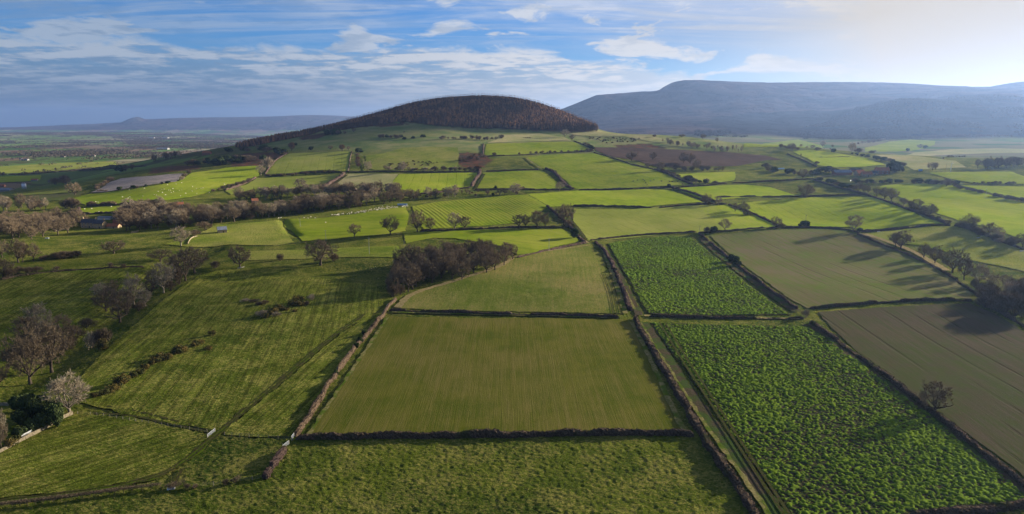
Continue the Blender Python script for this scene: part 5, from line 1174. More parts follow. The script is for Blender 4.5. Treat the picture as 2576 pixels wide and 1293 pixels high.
for h_ in (
 ('W',[(742,1105),(900,1101),(1200,1098),(1550,1092),(1700,1093),(1745,1097)],2.0,1.7,'long dark hedge along the bottom of the central striped field',M_HEDGE),
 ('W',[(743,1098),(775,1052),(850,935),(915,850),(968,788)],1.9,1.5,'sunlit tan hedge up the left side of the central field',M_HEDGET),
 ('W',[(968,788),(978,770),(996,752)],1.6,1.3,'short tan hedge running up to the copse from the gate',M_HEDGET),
 ('W',[(978,782),(1100,787),(1300,793),(1480,797),(1558,800)],1.9,1.6,'level hedge between the central field and the field above it',M_HEDGE),
 ('W',[(1497,608),(1520,632),(1545,675),(1568,735),(1586,782)],2.3,2.6,'thick rounded hedge between the copse field and the small kale field',M_HEDGEP),
 ('W',[(1595,802),(1640,882),(1700,985),(1765,1095),(1830,1190),(1900,1300),(1940,1370)],2.3,2.5,'long thick hedge down the left of the big kale field',M_HEDGE),
 ('W',[(1632,796),(1750,800),(1880,802),(2022,802)],1.5,1.4,'gappy low hedge between the two kale fields',M_HEDGE),
 ('W',[(1482,606),(1560,597),(1650,590),(1752,585)],1.9,1.6,'hedge along the top of the small kale field',M_HEDGE),
 ('W',[(1758,588),(1800,622),(1860,672),(1930,728),(2006,780)],2.0,1.7,'hedge between the small kale field and the drilled field',M_HEDGEP),
 ('W',[(2036,812),(2105,860),(2200,928),(2300,1005),(2400,1085),(2500,1165),(2640,1275)],2.2,2.2,'long hedge between the big kale field and the brown field',M_HEDGE),
 ('W',[(2035,777),(2160,766),(2300,757),(2445,758)],1.8,1.5,'curving hedge between the drilled field and the brown field',M_HEDGE),
 ('W',[(2480,765),(2530,795),(2600,835)],2.2,2.0,'hedge at the right above the brown field',M_HEDGE),
 ('W',[(2285,1305),(2450,1287),(2600,1270)],2.0,2.0,'dark hedge in the bottom right corner of the kale field',M_HEDGE),
 ('W',[(1300,650),(1350,638),(1420,622),(1475,612)],1.7,1.5,'hedge from the copse up to the top corner of the field',M_HEDGEP),
 ('W',[(1428,562),(1440,580),(1458,598),(1472,612)],2.2,2.0,'short steep hedge above the copse field with the dark evergreen',M_HEDGEP),
 ('W',[(1055,582),(1200,577),(1300,572),(1430,572)],1.8,2.0,'shadowed hedge under the row of bare trees',M_HEDGE),
 ('W',[(1375,520),(1395,535),(1410,550),(1425,562)],2.5,3.0,'russet hedge climbing from the largest hedgerow oak',M_HEDGEP),
 ('W',[(1440,519),(1520,519),(1580,521),(1640,524)],2.0,1.6,'hedge along the top of the pale green field, left part',M_HEDGE),
 ('W',[(1655,524),(1720,518),(1780,513),(1830,515)],2.0,1.6,'hedge along the top of the pale green field, right part',M_HEDGE),
 ('W',[(1830,516),(1880,533),(1930,555),(1962,572)],2.4,2.2,'hedge falling past the corner trees of the pale green field',M_HEDGEP),
 ('W',[(1755,586),(1800,584),(1880,578),(1960,573)],1.8,1.6,'hedge above the upper left of the drilled field',M_HEDGE),
 ('W',[(1965,574),(2030,573),(2090,575),(2140,581),(2160,588)],2.0,1.7,'curved hedge under the dark evergreen pair',M_HEDGE),
 ('W',[(2165,584),(2230,580),(2290,573),(2360,566),(2390,568)],2.0,1.7,'dark hedge on the far side of the rough pasture',M_HEDGE),
 ('W',[(2155,590),(2205,612),(2260,632),(2320,658),(2370,685),(2420,715),(2460,745)],1.9,1.7,'low hedge under the row of oaks by the drilled field',M_HEDGE),
 ('W',[(1455,479),(1550,477),(1640,474),(1740,470),(1830,462)],2.2,2.0,'lane hedge below the big hill field',M_HEDGE),
 ('W',[(1840,461),(1930,457),(2010,452),(2070,450)],2.0,1.8,'lane hedge above the bright pasture',M_HEDGE),
 ('W',[(1690,474),(1730,484),(1770,498),(1800,510)],2.8,2.5,'thick dark hedge slanting below the lane to the dark round tree',M_HEDGE),
 ('W',[(1800,497),(1900,496),(2000,494),(2100,492),(2180,491)],2.0,1.8,'long hedge with the solitary oak',M_HEDGE),
 ('W',[(2045,453),(2100,470),(2160,485),(2240,510),(2320,540),(2390,567)],2.4,2.2,'diagonal hedge beside the bright right-hand field',M_HEDGEP),
 ('W',[(2400,568),(2450,580),(2500,602),(2575,630)],2.4,2.4,'hedge running down to the right border past the trough',M_HEDGE),
 ('C',[(820,590),(900,615),(950,665),(1000,730),(1050,775),(1100,788)],3.2,4.2,'wide rounded plum hedge between two hill fields',M_HEDGEP),
 ('C',[(170,590),(175,640),(120,700),(95,760)],3.2,4.2,'curling wide hedge at the left of the hill field',M_HEDGEP),
 ('B',[(1120,925),(1070,965),(1010,1000),(950,1035),(900,1065)],3.5,4.5,'wide hedge between the tan field and its neighbour',M_HEDGEP),
 ('C',[(1300,425),(1420,460),(1560,510),(1700,555),(1900,595)],2.2,2.2,'long diagonal hedge under the ploughed field',M_HEDGE),
 ('C',[(1900,595),(2000,620),(2100,670),(2200,715),(2280,742)],2.4,2.4,'diagonal hedge beyond the cows',M_HEDGEP),
 ('C',[(200,465),(400,457),(600,450),(900,430),(1290,415)],1.8,1.8,'dark hedge along the top of the big hill field',M_HEDGE),
 ('C',[(210,335),(205,390),(205,440)],1.8,2.0,'short hedge at the left of the upper hill field',M_HEDGEP),
 ('C',[(230,612),(400,605),(600,598),(760,596)],1.6,1.6,'thin hedge above the lower hill field',M_HEDGE),
 ('C',[(1100,310),(1190,345),(1260,375),(1300,410)],1.8,1.8,'hedge at the right of the upper hill field',M_HEDGE),
 ('B',[(1195,700),(1175,780),(1160,890)],1.5,1.5,'pale hedge at the right of the striped hill field',M_HEDGEP),
 ('B',[(330,935),(440,945),(560,935),(700,915),(860,905),(1100,908)],2.4,2.4,'dark hedge under the striped hill field',M_HEDGE),
 ('B',[(1130,905),(1400,903),(1800,903),(2200,905),(2440,908)],1.8,1.8,'long straight hedge above the tan and bright fields',M_HEDGE),
 ('B',[(560,715),(450,780),(390,850),(335,925)],2.0,2.2,'hedge down the left of the striped hill field',M_HEDGEP),
 ('B',[(240,960),(170,1000),(110,1025),(30,1060),(-60,1090)],2.6,3.0,'hedge between the sheep field and the caravan field',M_HEDGEP),
 ('B',[(900,1078),(1100,1085),(1300,1085),(1500,1095)],3.5,5.0,'broad plum hedge above the caravan wood',M_HEDGEP),
 ('B',[(1870,1122),(2050,1112),(2240,1070),(2370,1062)],2.0,2.0,'lane hedge below the bright hill field',M_HEDGEP),
 ('C',[(110,800),(400,790),(620,792),(900,795),(1090,795)],2.2,2.2,'lane hedge below the two lower hill fields',M_HEDGE),
 ('D',[(420,850),(640,845),(860,838)],1.2,1.2,'thin hedge across the green field above the farm',M_HEDGE),
 ('D',[(230,808),(340,850),(450,905),(530,940)],1.8,1.8,'hedge beside the dead trunk above the farm',M_HEDGE),
 ('A',[(860,1040),(1000,1035),(1160,1030)],2.5,3.0,'dark hedge left between the two sheep fields',M_HEDGE),
 ('A',[(1180,1025),(1400,1015),(1640,1002)],2.2,2.5,'dark hedge right between the two sheep fields',M_HEDGE),
 ('A',[(780,1122),(1000,1112),(1300,1100),(1640,1075)],2.2,2.5,'hedge below the lower sheep field',M_HEDGE),
 ('A',[(0,735),(300,722),(640,700),(900,672),(1200,645)],3.0,4.0,'dark hedge across the plain left of the hill',M_HEDGE),
 ('A',[(780,695),(1000,680),(1240,660),(1450,645)],3.0,4.0,'second dark hedge across the plain left of the hill',M_HEDGE),
 ('A',[(770,1105),(790,1060)],3.0,3.0,'short russet hedge at the left end of the lower sheep field',M_HEDGEP),
 ('E',[(0,565),(200,525),(400,505),(600,487),(900,470),(1300,458)],1.2,1.6,'low sunken hedge across the left meadow',M_HEDGE),
): hedge(*h_)
# the leggy roadside hedge at the bottom left: bare stems under a flat clipped top
def leggy_hedge(c, pts, label):
    P = resample(smooth_line(castpoly(c, pts), 1), 1.6, False); e = empty('leggy_hedge', (P[0][0], P[0][1], hz(*P[0])), 0, label, 'hedge'); ox, oy, oz = e.location
    P = np.array(P); z = Hs(P[:,0], P[:,1]); st = Tubes()
    for (x, y), zz in zip(P, z): st.tube(np.array([[x-ox, y-oy, zz-oz-.2],[x-ox+random.uniform(-.15,.15), y-oy, zz-oz+.6],[x-ox+random.uniform(-.4,.4), y-oy, zz-oz+1.15]]), [.09,.06,.04], 4)
    o = link(bpy.data.objects.new('stems', st.mesh('stems', M_BARK))); o.parent = e
    n = 9000; q = RNG.integers(0, len(P)-1, n); f = RNG.random(n)[:,None]; B = P[q]*(1-f)+P[q+1]*f; B = B + RNG.normal(size=(n,2))*.38
    zb = z[q]+.75+RNG.random(n)*.65; S = np.column_stack([B[:,0]-ox, B[:,1]-oy, zb-oz]); D = RNG.normal(size=(n,3)); D[:,2] = np.abs(D[:,2])*.6; D /= np.linalg.norm(D, axis=1)[:,None]
    V, F = twig_tris(S, D, .5*(.5+RNG.random(n)), np.full(n, .06), RNG); o = link(bpy.data.objects.new('clipped_top', mesh_np('clipped_top', V, F, [M_BUSH], False))); o.parent = e
leggy_hedge('I', [(-60,1250),(150,1228),(400,1200),(700,1160),(950,1125),(1240,1088)], 'leggy clipped hedge with bare stems along the farm track at the bottom left')
T('I',1330,1100,1052,110,'s','flat-topped thorn at the end of the leggy hedge by the trough')
T('I',1450,1090,1055,60,'s','small thorn on the fence right of the trough')
T('I',1510,1092,1060,50,'s','second small thorn on the fence right of the trough')
T('I',1740,1065,1018,60,'s','left wind-clipped thorn of the pair on the low fence')
T('I',1815,1050,1012,66,'s','right wind-clipped thorn of the pair on the low fence')
hedge('J',[(355,870),(335,905),(300,950),(265,1000)],1.9,1.6,'ragged hedge bottom left running down from the white gate',M_HEDGEP)
hedge('J',[(262,1010),(240,1040),(222,1062)],1.7,1.4,'last ragged bit of hedge above the fence corner',M_HEDGEP)
# ================================================================== fences, walls, gates, poles
M_WOOD = simple('weathered_wood', (0.30,0.26,0.20), (0.20,0.17,0.13), 6); M_WIRE = simple('wire', (0.30,0.29,0.27), None, 6, 0.5, 0, 0.6)
M_STONE = simple('dry_stone', (0.27,0.22,0.14), (0.15,0.12,0.08), 1.6, bmp=.6); M_GATE = simple('galvanised_steel', (0.62,0.64,0.66), (0.50,0.52,0.54), 4, 0.45, 0, 0.3)
M_WHITE = simple('white_paint', (0.62,0.62,0.60), (0.54,0.54,0.52), 1.0, 0.5); M_POLE = simple('pole_wood', (0.36,0.34,0.30), (0.26,0.24,0.20), 3)
def fence(c, pts, label, step=2.6, h=1.15, wires=3):
    P = resample(castpoly(c, pts), step, False); z = [hz(*p) for p in P]; e = empty('post_fence', (P[0][0], P[0][1], z[0]), 0, label, 'fence'); ox, oy, oz = e.location
    mb = MB().box((0,0,h/2-.1), (.11,.11,h+.2)); me = mb.mesh('post', M_WOOD); P = P[:100]
    for (x, y), zz in zip(P, z):
        o = link(bpy.data.objects.new('post', me)); o.parent = e; o.location = (x-ox, y-oy, zz-oz); o.rotation_euler = (random.uniform(-.05,.05), random.uniform(-.05,.05), random.random())
    w = MB()
    for k in range(wires): w.tube([(x-ox, y-oy, zz-oz+h*(.35+.3*k)) for (x, y), zz in zip(P, z)], .012, 3, False)
    w.obj('wires', M_WIRE, e)
fence('I',[(600,522),(700,528),(850,545),(1000,572),(1200,602),(1400,632),(1600,662)],'post and wire fence from the pale tree across to the silver gate')
fence('I',[(1735,682),(1850,694),(2000,702),(2150,712),(2260,722)],'post and wire fence from the silver gate to the foot of the central field')
fence('I',[(1500,1090),(1650,1072),(1800,1052),(1950,1030),(2050,1018)],'low post fence with two clipped thorns at the bottom left')
fence('J',[(365,850),(330,910),(290,975),(255,1025),(232,1062)],'short post fence beside the ragged hedge')
fence('F',[(200,525),(420,522),(620,495),(860,470),(1100,445),(1400,422),(1560,405)],'long thin fence below the sheep pasture with the round-headed oak',step=4)
fence('E',[(250,180),(350,165),(430,152),(500,130)],'white-topped post fence in front of the wood by the farmhouse',step=3.2,wires=1)
fence('F',[(1545,520),(1550,470),(1552,430)],'short dark fence between the copse and the striped field',step=2.5)
def wall(c, pts, label, h=1.2, w=.6):
    P = np.array(resample(smooth_line(castpoly(c, pts), 1), .8, False)); z = Hs(P[:,0], P[:,1]); T_ = np.gradient(P, axis=0); T_ /= np.linalg.norm(T_, axis=1)[:,None]; N = np.stack([-T_[:,1], T_[:,0]], 1)
    prof = [(-.5,-.3),(-.42,.9),(0,1),(.42,.9),(.5,-.3)]; n = len(P); k = 5; V = np.zeros((n,k,3)); hh = h*(.75+.5*fbm(P[:,0]/3, P[:,1]/3, 2, 3))
    for j, (a, b) in enumerate(prof): V[:,j,:2] = P + N*(a*w+RNG.normal(size=n)*.05)[:,None]; V[:,j,2] = z+b*hh+RNG.normal(size=n)*.05
    i = np.arange(n-1)[:,None]*k; j = np.arange(k-1)[None]; F = np.stack([i+j, i+j+1, i+k+j+1, i+k+j], -1).reshape(-1,4)[:, ::-1]; m = n*k-k
    F2 = np.array([[m, m+1, m+3, m+4], [4, 3, 1, 0]])
    tag(link(bpy.data.objects.new('stone_wall', mesh_np('stone_wall', V.reshape(-1,3), [F, F2], [M_STONE], False))), label, 'wall')
wall('I',[(-30,835),(60,790),(180,725),(300,665),(420,600),(520,540),(560,520)],'sunlit dry stone wall climbing to the pale silvery tree at the left border')
wall('E',[(1170,148),(1205,142),(1240,133)],'short pale garden wall right of the stream gully')
wall('E',[(500,132),(560,120),(612,110)],'bright stone wall catching the sun left of the farmhouse')
wall('E',[(1680,250),(1695,215),(1720,190),(1765,180)],'crumbling wall beside the pale tree below the stone barn')
wall('B',[(1155,895),(1175,800),(1193,705)],'pale upright wall on the hill beside the striped field')
wall('I',[(0,452),(60,450),(120,462)],'fragment of garden wall behind the dark shrubs at the left border',1.0)
def gate(c, a, b, label, mat, h=1.25, bars=5, slats=False):
    A = cc(c, *a); B = cc(c, *b); L = math.hypot(B[0]-A[0], B[1]-A[1]); e = empty('field_gate', (A[0], A[1], hz(*A)), math.atan2(B[1]-A[1], B[0]-A[0]), label, 'gate')
    f = MB()
    for x in (0.05, L/2, L-.05): f.box((x,0,h/2+.1), (.06,.05,h))
    f.box((L/2,0,h+.1),(L,.05,.07)); f.obj('frame', mat, e)
    s = MB()
    for k in range(bars): s.box((L/2,.03,.2+(h-.25)*k/(bars-1)), (L,.03,.055 if not slats else .14))
    s.obj('bars', mat, e)
    for x in (-.12, L+.12): MB().box((x,0,.65), (.16,.16,1.6)).obj('gatepost', M_WOOD, e)
gate('I',(1605,706),(1662,660),'open silver bar gate beside the farm track',M_GATE)
gate('I',(172,716),(252,674),'white slatted gate in the stone wall at the left border',M_WHITE,1.4,6,True)
gate('J',(342,864),(380,834),'silver gate at the bottom corner of the central field, lower one',M_GATE)
gate('J',(398,806),(414,784),'small silver gate at the bottom corner of the central field, upper one',M_GATE)
gate('F',(1388,1076),(1402,1058),'little silver gate under the left tip of the copse',M_GATE)
def pole(c, bx, by, ty, label, arm=True):
    x, y = cc(c, bx, by); u, v = uv(c, bx, ty); d = ray(u, v); h = min(14, max(6, CAM_H+d[2]/d[1]*y-hz(x, y))); e = empty('utility_pole', (x, y, hz(x, y)), 0, label, 'pole')
    MB().tube([(0,0,-.5),(0,0,h)], [.17,.12], 8).obj('mast', M_POLE, e)
    a = MB().box((0,0,h-.35), (1.7,.12,.14)); a.obj('crossarm', M_POLE, e)
    for k in (-.75, 0, .75): MB().tube([(k,0,h-.28),(k,0,h+.02)], .05, 6).obj('insulator', M_WHITE, e)
pole('F',1236,598,445,'tall pole standing in the sunlit strip left of the copse')
pole('F',618,352,280,'pole in the sheep pasture below the caravan wood')
pole('F',848,472,380,'thin pole on the fence line left of the small open tree')
pole('G',516,570,452,'pole in the small meadow above the copse field')
pole('G',1863,412,338,'pole at the top left corner of the drilled field')
pole('H',374,430,372,'pole rising behind the dark evergreen pair')
pole('D',2198,1218,1155,'pole between the dotted rows of thorns at the right')
pole('D',492,1050,985,'pole beside the lane near the hill farm')
pole('D',1803,972,905,'dark pole left of the wind turbine')
def turbine(c, bx, by, ty):
    x, y = cc(c, bx, by); u, v = uv(c, bx, ty); d = ray(u, v); h = CAM_H+d[2]/d[1]*y-hz(x, y); e = empty('wind_turbine', (x, y, hz(x, y)), .3, 'slim white wind turbine beside the hill farm', 'turbine')
    MB().tube([(0,0,-.5),(0,0,h)], [.55,.30], 10).obj('tower', M_WHITE, e); MB().ell((0,-.5,h+.1), (.45,1.1,.45)).obj('nacelle', M_WHITE, e, True)
    for k in range(3):
        a = math.pi/2+.35+k*2.094; dx, dz = math.cos(a), math.sin(a); L = h*.28
        MB().add([(dx*.3-dz*.2,-1.5,h+.1+dz*.3+dx*.2),(dx*.3+dz*.2,-1.62,h+.1+dz*.3-dx*.2),(dx*L,-1.55,h+.1+dz*L),(dx*.3,-1.72,h+.1+dz*.3)],[(0,1,2),(1,3,2),(3,0,2),(0,3,1)]).obj('blade', M_WHITE, e)
turbine('D',1848,990,905)

# ================================================================== buildings
M_WALLST = simple('sandstone_wall', (0.42,0.32,0.19), (0.32,0.24,0.14), 0.8, bmp=.3); M_SLATE = simple('slate_roof', (0.060,0.065,0.075), (0.085,0.085,0.095), 1.2); M_PANT = simple('pantile_roof', (0.34,0.13,0.065), (0.25,0.10,0.055), 1.5)
M_GLASS = simple('window_glass', (0.03,0.035,0.045), (0.05,0.06,0.07), 1, 0.15); M_SHEET = simple('grey_sheet_roof', (0.20,0.22,0.26), (0.15,0.165,0.19), .6, .9); M_BRICK = simple('red_brick', (0.30,0.15,0.10), (0.22,0.11,0.08), 1.2); M_RENDER = simple('cream_render', (0.42,0.39,0.33), (0.34,0.32,0.27), .7); M_BLUE = simple('blue_sheet', (0.16,0.36,0.62), (0.12,0.28,0.5), 1, .5); M_DOOR = simple('door_paint', (0.10,0.07,0.05), None, 2)
def house(name, x, y, rz, L, Wd, h, rise, wm, rm, label, cat, nwin=4, floors=2, chim=(0.0,), door=True, winmat=None, z=None):
    z = min(hz(x+dx, y+dy) for dx, dy in ((0,0),(L/2,0),(-L/2,0)))-.2 if z is None else z; e = empty(name, (x, y, z), rz, label, cat); X, Y = L/2, Wd/2
    m = MB(); m.add([(-X,-Y,-.6),(X,-Y,-.6),(X,Y,-.6),(-X,Y,-.6),(-X,-Y,h),(X,-Y,h),(X,Y,h),(-X,Y,h),(-X,0,h+rise),(X,0,h+rise)],[(0,1,5,4),(1,2,6,5),(2,3,7,6),(3,0,4,7),(4,8,7),(5,6,9),(3,2,1,0)]); m.obj('wall', wm, e)
    # roof: two slabs with real thickness
    r = MB(); o = .35; s = rise/Y; zt = .22
    for sy in (-1, 1):
        r.add([(-X-o,sy*(Y+o),h-o*s),(X+o,sy*(Y+o),h-o*s),(X+o,0,h+rise),(-X-o,0,h+rise),(-X-o,sy*(Y+o),h-o*s+zt),(X+o,sy*(Y+o),h-o*s+zt),(X+o,0,h+rise+zt),(-X-o,0,h+rise+zt)],[(0,1,2,3),(7,6,5,4),(0,4,5,1),(1,5,6,2),(3,7,4,0)])
    ro = r.obj('roof', rm, e)
    for c_ in chim: MB().box((c_*L,0,h+rise+.6),(1.0,.8,1.7)).box((c_*L,0,h+rise+1.6),(.5,.4,.4)).obj('chimney', wm, ro)
    for f in range(floors):
        for k in range(nwin):
            wx = -X+L*(k+.5)/nwin; wz = 1.0+.55+f*2.7
            if wz+.7 > h: continue
            w = MB().box((wx,-Y-.03,wz),(1.15,.10,1.35)).obj('window', winmat or M_WHITE, e)
            g = MB()
            for gx in (-.27,.27): g.box((wx+gx,-Y-.1,wz),(.42,.05,1.1))
            g.obj('pane', M_GLASS, w)
    if door: MB().box((L*.12,-Y-.05,1.0),(1.0,.12,2.0)).obj('door', M_DOOR, e)
    return e
def hs(name, c, bx, by, wpx, hpx, rz, wm, rm, label, cat='house', asp=.55, rise=.4, ymax=2600, **k):
    """building surveyed in crop c: middle of its foot, width and full height in crop pixels"""
    x, y = cc(c, bx, by, ymax); ppm = FPX/math.hypot(y, 20)/CROP[c][2]; L = wpx/ppm/max(.35, abs(math.cos(rz))); H_ = hpx/ppm
    return house(name, x, y, rz, L, L*asp, H_*(1-rise), H_*rise, wm, rm, label, cat, **k)
# the farm on the left
hs('farmhouse','A',895,1250,150,88,R(-8),M_WALLST,M_SLATE,'two storey stone farmhouse with slate roof and chimneys, wider left part','house',.42,.36,nwin=4,chim=(-.46,.46))
hs('farmhouse_wing','A',1000,1256,92,80,R(-8),M_WALLST,M_SLATE,'right wing of the stone farmhouse with sunlit gable end','house',.75,.36,nwin=2,chim=(.44,))
hs('farm_building','A',1130,1255,120,45,R(-5),M_WALLST,M_PANT,'low red-roofed outbuilding right of the farmhouse','outbuilding',.5,.5,nwin=1,floors=1,chim=())
hs('farm_building','A',1195,1228,110,60,R(25),M_WALLST,M_PANT,'taller red-roofed barn with a small window right of the farmhouse','barn',.5,.5,nwin=1,floors=1,chim=())
hs('farm_shed','A',1045,1170,130,34,R(-3),M_GATE,M_SHEET,'long grey metal shed behind the farmhouse','shed',.4,.3,nwin=0,floors=0,chim=(),door=False)
hs('farm_shed','A',1225,1165,165,52,R(-4),M_RENDER,M_SHEET,'wide grey-roofed farm shed with pale gable behind the farmhouse','shed',.45,.45,nwin=0,floors=0,chim=(),door=False)
hs('farm_shed','A',1400,1135,85,42,R(10),M_BRICK,M_PANT,'brick shed with red-brown roof at the right of the farm','shed',.6,.45,nwin=1,floors=1,chim=())
hs('stone_barn','E',1988,142,66,56,R(28),M_WALLST,M_SHEET,'small lone stone barn with pale roof on the pasture','barn',1.0,.42,nwin=0,floors=0,chim=())
hs('house','A',1775,1050,72,52,R(30),M_RENDER,M_PANT,'white-walled house half hidden in the village wood','house',.6,.4,nwin=2,chim=(.4,))
hs('hut','A',2000,1178,78,32,R(0),M_RENDER,M_SHEET,'pale flat hut under the trees of the village wood','hut',.6,.15,nwin=3,floors=1,chim=())
hs('cottage','B',235,1205,50,46,R(35),M_BRICK,M_PANT,'cottage with orange roof among the conifers of the caravan wood','cottage',.6,.45,nwin=1,chim=())
hs('livestock_shelter','B',1695,1232,92,15,R(0),M_GATE,M_BLUE,'low pale blue livestock shelter at the top of the sheep pasture','shelter',.15,.2,nwin=0,floors=0,chim=(),door=False)
# farm on the hill
hs('farm_shed','D',770,1015,160,52,R(-4),M_BRICK,M_SHEET,'long farm shed with blue-grey roof at the hill farm','shed',.5,.45,nwin=0,floors=0,chim=(),door=False)
hs('farm_shed','D',905,980,100,30,R(-4),M_BRICK,M_SLATE,'dark low shed behind the hill farm buildings','shed',.5,.4,nwin=0,floors=0,chim=(),door=False)
hs('farm_building','D',945,1020,90,55,R(20),M_WALLST,M_PANT,'brown-roofed byre in the middle of the hill farm','byre',.55,.5,nwin=0,floors=0,chim=())
hs('farm_building','D',1015,1030,92,50,R(-6),M_WALLST,M_PANT,'red-roofed stone byre with dark openings, front of the hill farm','byre',.5,.5,nwin=3,floors=1,chim=())
hs('farm_building','D',1085,1015,60,42,R(-4),M_WALLST,M_SLATE,'small blue-slated byre beside the hill farmhouse','byre',.6,.5,nwin=1,floors=1,chim=())
hs('farmhouse','D',1165,1005,122,65,R(-8),M_BRICK,M_PANT,'brick farmhouse with white windows at the hill farm','house',.5,.42,nwin=3,chim=(-.46,.46))
hs('field_shelter','D',155,962,88,14,R(0),M_GATE,M_BLUE,'low pale blue shelter beside the bright patch left of the hill farm','shelter',.2,.2,nwin=0,floors=0,chim=(),door=False)
hs('trailer','D',1550,978,30,20,R(0),M_BLUE,M_SHEET,'blue box trailer standing on the tan field','trailer',.5,.1,nwin=0,floors=0,chim=(),door=False)
M_DULL = simple('dull_render', (0.24,0.23,0.21), (0.20,0.19,0.17), .7)
# scattered on the plain
for c, bx, by, w, h, wm, rm, lab in (
 ('A',60,890,130,36,M_DULL,M_SHEET,'long white farm shed at the left border of the plain'),('A',20,850,60,28,M_BRICK,M_PANT,'red-roofed barn above the white shed at the left border'),
 ('A',345,790,56,24,M_DULL,M_PANT,'pink-roofed bungalow near the left of the plain'),('A',252,588,60,18,M_DULL,M_SHEET,'bright white shed beside the dark block of wood on the plain'),('A',205,576,24,12,M_DULL,M_SHEET,'tiny white hut left of the bright white shed'),
 ('A',920,548,44,18,M_DULL,M_PANT,'white house in the belt of trees on the plain'),('A',622,556,40,14,M_DULL,M_PANT,'cream house left of the belt of trees on the plain'),('A',150,514,50,14,M_BRICK,M_PANT,'red house far left on the plain'),('A',50,520,50,12,M_DULL,M_SLATE,'grey and white house far left on the plain'),
 ('A',1615,480,105,18,M_DULL,M_SHEET,'long pale shed in the middle of the plain'),('A',1080,498,22,16,M_DULL,M_SLATE,'small white gable right on the plain'),('A',1530,425,30,10,M_DULL,M_SHEET,'distant white shed on the plain'),('A',2050,530,80,40,M_BRICK,M_PANT,'brick barn with red roof on the green knoll'),('A',490,806,16,20,M_DULL,M_SHEET,'little white hut on the green slope'),
 ('A',1500,368,50,10,M_DULL,M_SHEET,'far white buildings below the hazy hills, left one'),('A',1640,368,60,10,M_DULL,M_SHEET,'far white buildings below the hazy hills, right one'),('A',2190,405,60,8,M_DULL,M_SHEET,'distant white sheds near the foot of the round hill')):
    x, y = cc(c, bx, by, 9000); hs('farm_building' if w > 60 else 'house', c, bx, by, w, h, R(random.uniform(-12,12)), wm, rm, lab, 'building', .5, .4, 9000, nwin=0, floors=0, chim=(), door=False)
for dx, lab in ((-8,'left of the two grey silos on the plain'),(10,'right of the two grey silos on the plain')):
    x, y = cc('A', 240+dx, 865, 9000); e = empty('silo', (x, y, hz(x, y)), 0, lab, 'silo'); k = y/1400; MB().tube([(0,0,-1),(0,0,10*k)], 2.6*k, 14).obj('tank', M_GATE, e, True); MB().tube([(0,0,10*k),(0,0,12.4*k)], [2.7*k,.4*k], 14).obj('roof', M_SHEET, e)

def caravan(c, bx, by, rz, label, wpx):
    x, y = cc(c, bx, by); ppm = FPX/y/CROP[c][2]; L = max(5.0, min(8, wpx/ppm)); e = empty('caravan', (x, y, hz(x, y)), rz, label, 'caravan')
    prof = [(-.5,.16),(-.52,.5),(-.44,.93),(-.38,1.0),(.36,1.0),(.44,.92),(.52,.45),(.5,.16)]; V = [(a*L,sy*1.15,b*2.6) for sy in (-1,1) for a, b in prof]; n = 8
    MB().add(V, [tuple(range(n)), tuple(range(2*n-1, n-1, -1))]+[(k, k+n, (k+1) % n+n, (k+1) % n) for k in range(n)]).obj('body', M_WHITE, e)
    for k in (-.3, 0, .28):
        MB().box((k*L,-1.17,1.75),(1.0,.06,.62)).obj('window', M_GLASS, e)
    MB().box((.12*L,-1.17,1.3),(.6,.05,1.7)).obj('door', M_RENDER, e)
    for k in (-.06, .06): MB().tube([(k*L*1.5,-1.2,.34),(k*L*1.5,-.95,.34)], .34, 12).obj('wheel', M_DOOR, e)
    MB().tube([(.5*L,0,.5),(.5*L+1.2,0,.5)], .06, 5).obj('tow_bar', M_GATE, e)
caravan('B',465,1252,R(6),'largest white caravan broadside in the caravan wood',56)
caravan('B',687,1240,R(70),'white caravan end-on in the middle of the caravan wood',26)
caravan('B',800,1236,R(60),'white caravan at the right of the caravan wood',24)
caravan('B',612,1245,R(20),'dull caravan partly behind bushes in the caravan wood',30)
caravan('B',110,1240,R(40),'grey-white caravan among the trees by the cottage',26)
# trough, fallen log, boards, boxes
def trough(c, x_, y_, label, s=1.0, mat=None):
    x, y = cc(c, x_, y_); e = empty('water_trough', (x, y, hz(x, y)), .3, label, 'trough'); b = MB()
    b.box((0,-.4*s,.4*s),(2.4*s,.06,.6*s)).box((0,.4*s,.4*s),(2.4*s,.06,.6*s)).box((-1.2*s,0,.4*s),(.06,.86*s,.6*s)).box((1.2*s,0,.4*s),(.06,.86*s,.6*s)).box((0,0,.14*s),(2.4*s,.8*s,.06)); b.obj('tank', mat or M_GATE, e)
    for k in (-.9,.9): MB().box((k*s,0,.05),(.12,.8*s,.14)).obj('foot', M_WOOD, e)
trough('I',1323,1102,'small white drinking trough beside the leggy hedge end',.8,M_WHITE)
trough('H',2112,612,'pale feed trough under the right-hand hedge',1.6); trough('H',1028,526,'white trough against the hedge of the rough pasture',1.0,M_WHITE)
trough('E',422,196,'pale trough in the meadow in front of the wood',1.1)
trough('H',1920,580,'feed trough out in the rough pasture at the right',1.1); trough('H',2305,700,'white trough near the right border of the rough pasture',1.1,M_WHITE)
x, y = cc('E',2158,462); tag(MB().tube([(x-2.2,y-1,hz(x,y)+.3),(x,y,hz(x,y)+.5),(x+1.8,y+1.2,hz(x,y)+.9)],[.30,.26,.14],7).obj('fallen_log', simple('bleached_wood',(0.55,0.52,0.46),(0.4,0.37,0.32),2), None, True),'bleached fallen log at the foot of the two-stemmed oak','log')
x, y = cc('D',858,1090); e = empty('notice_board', (x, y, hz(x, y)), R(50), 'bright white leaning board beside the farm lane', 'board'); MB().box((0,0,2.2),(4.5,.1,1.6)).obj('panel', M_WHITE, e)
for k in (-1.8,1.8): MB().box((k,.11,1.1),(.12,.1,2.6)).obj('post', M_WOOD, e)

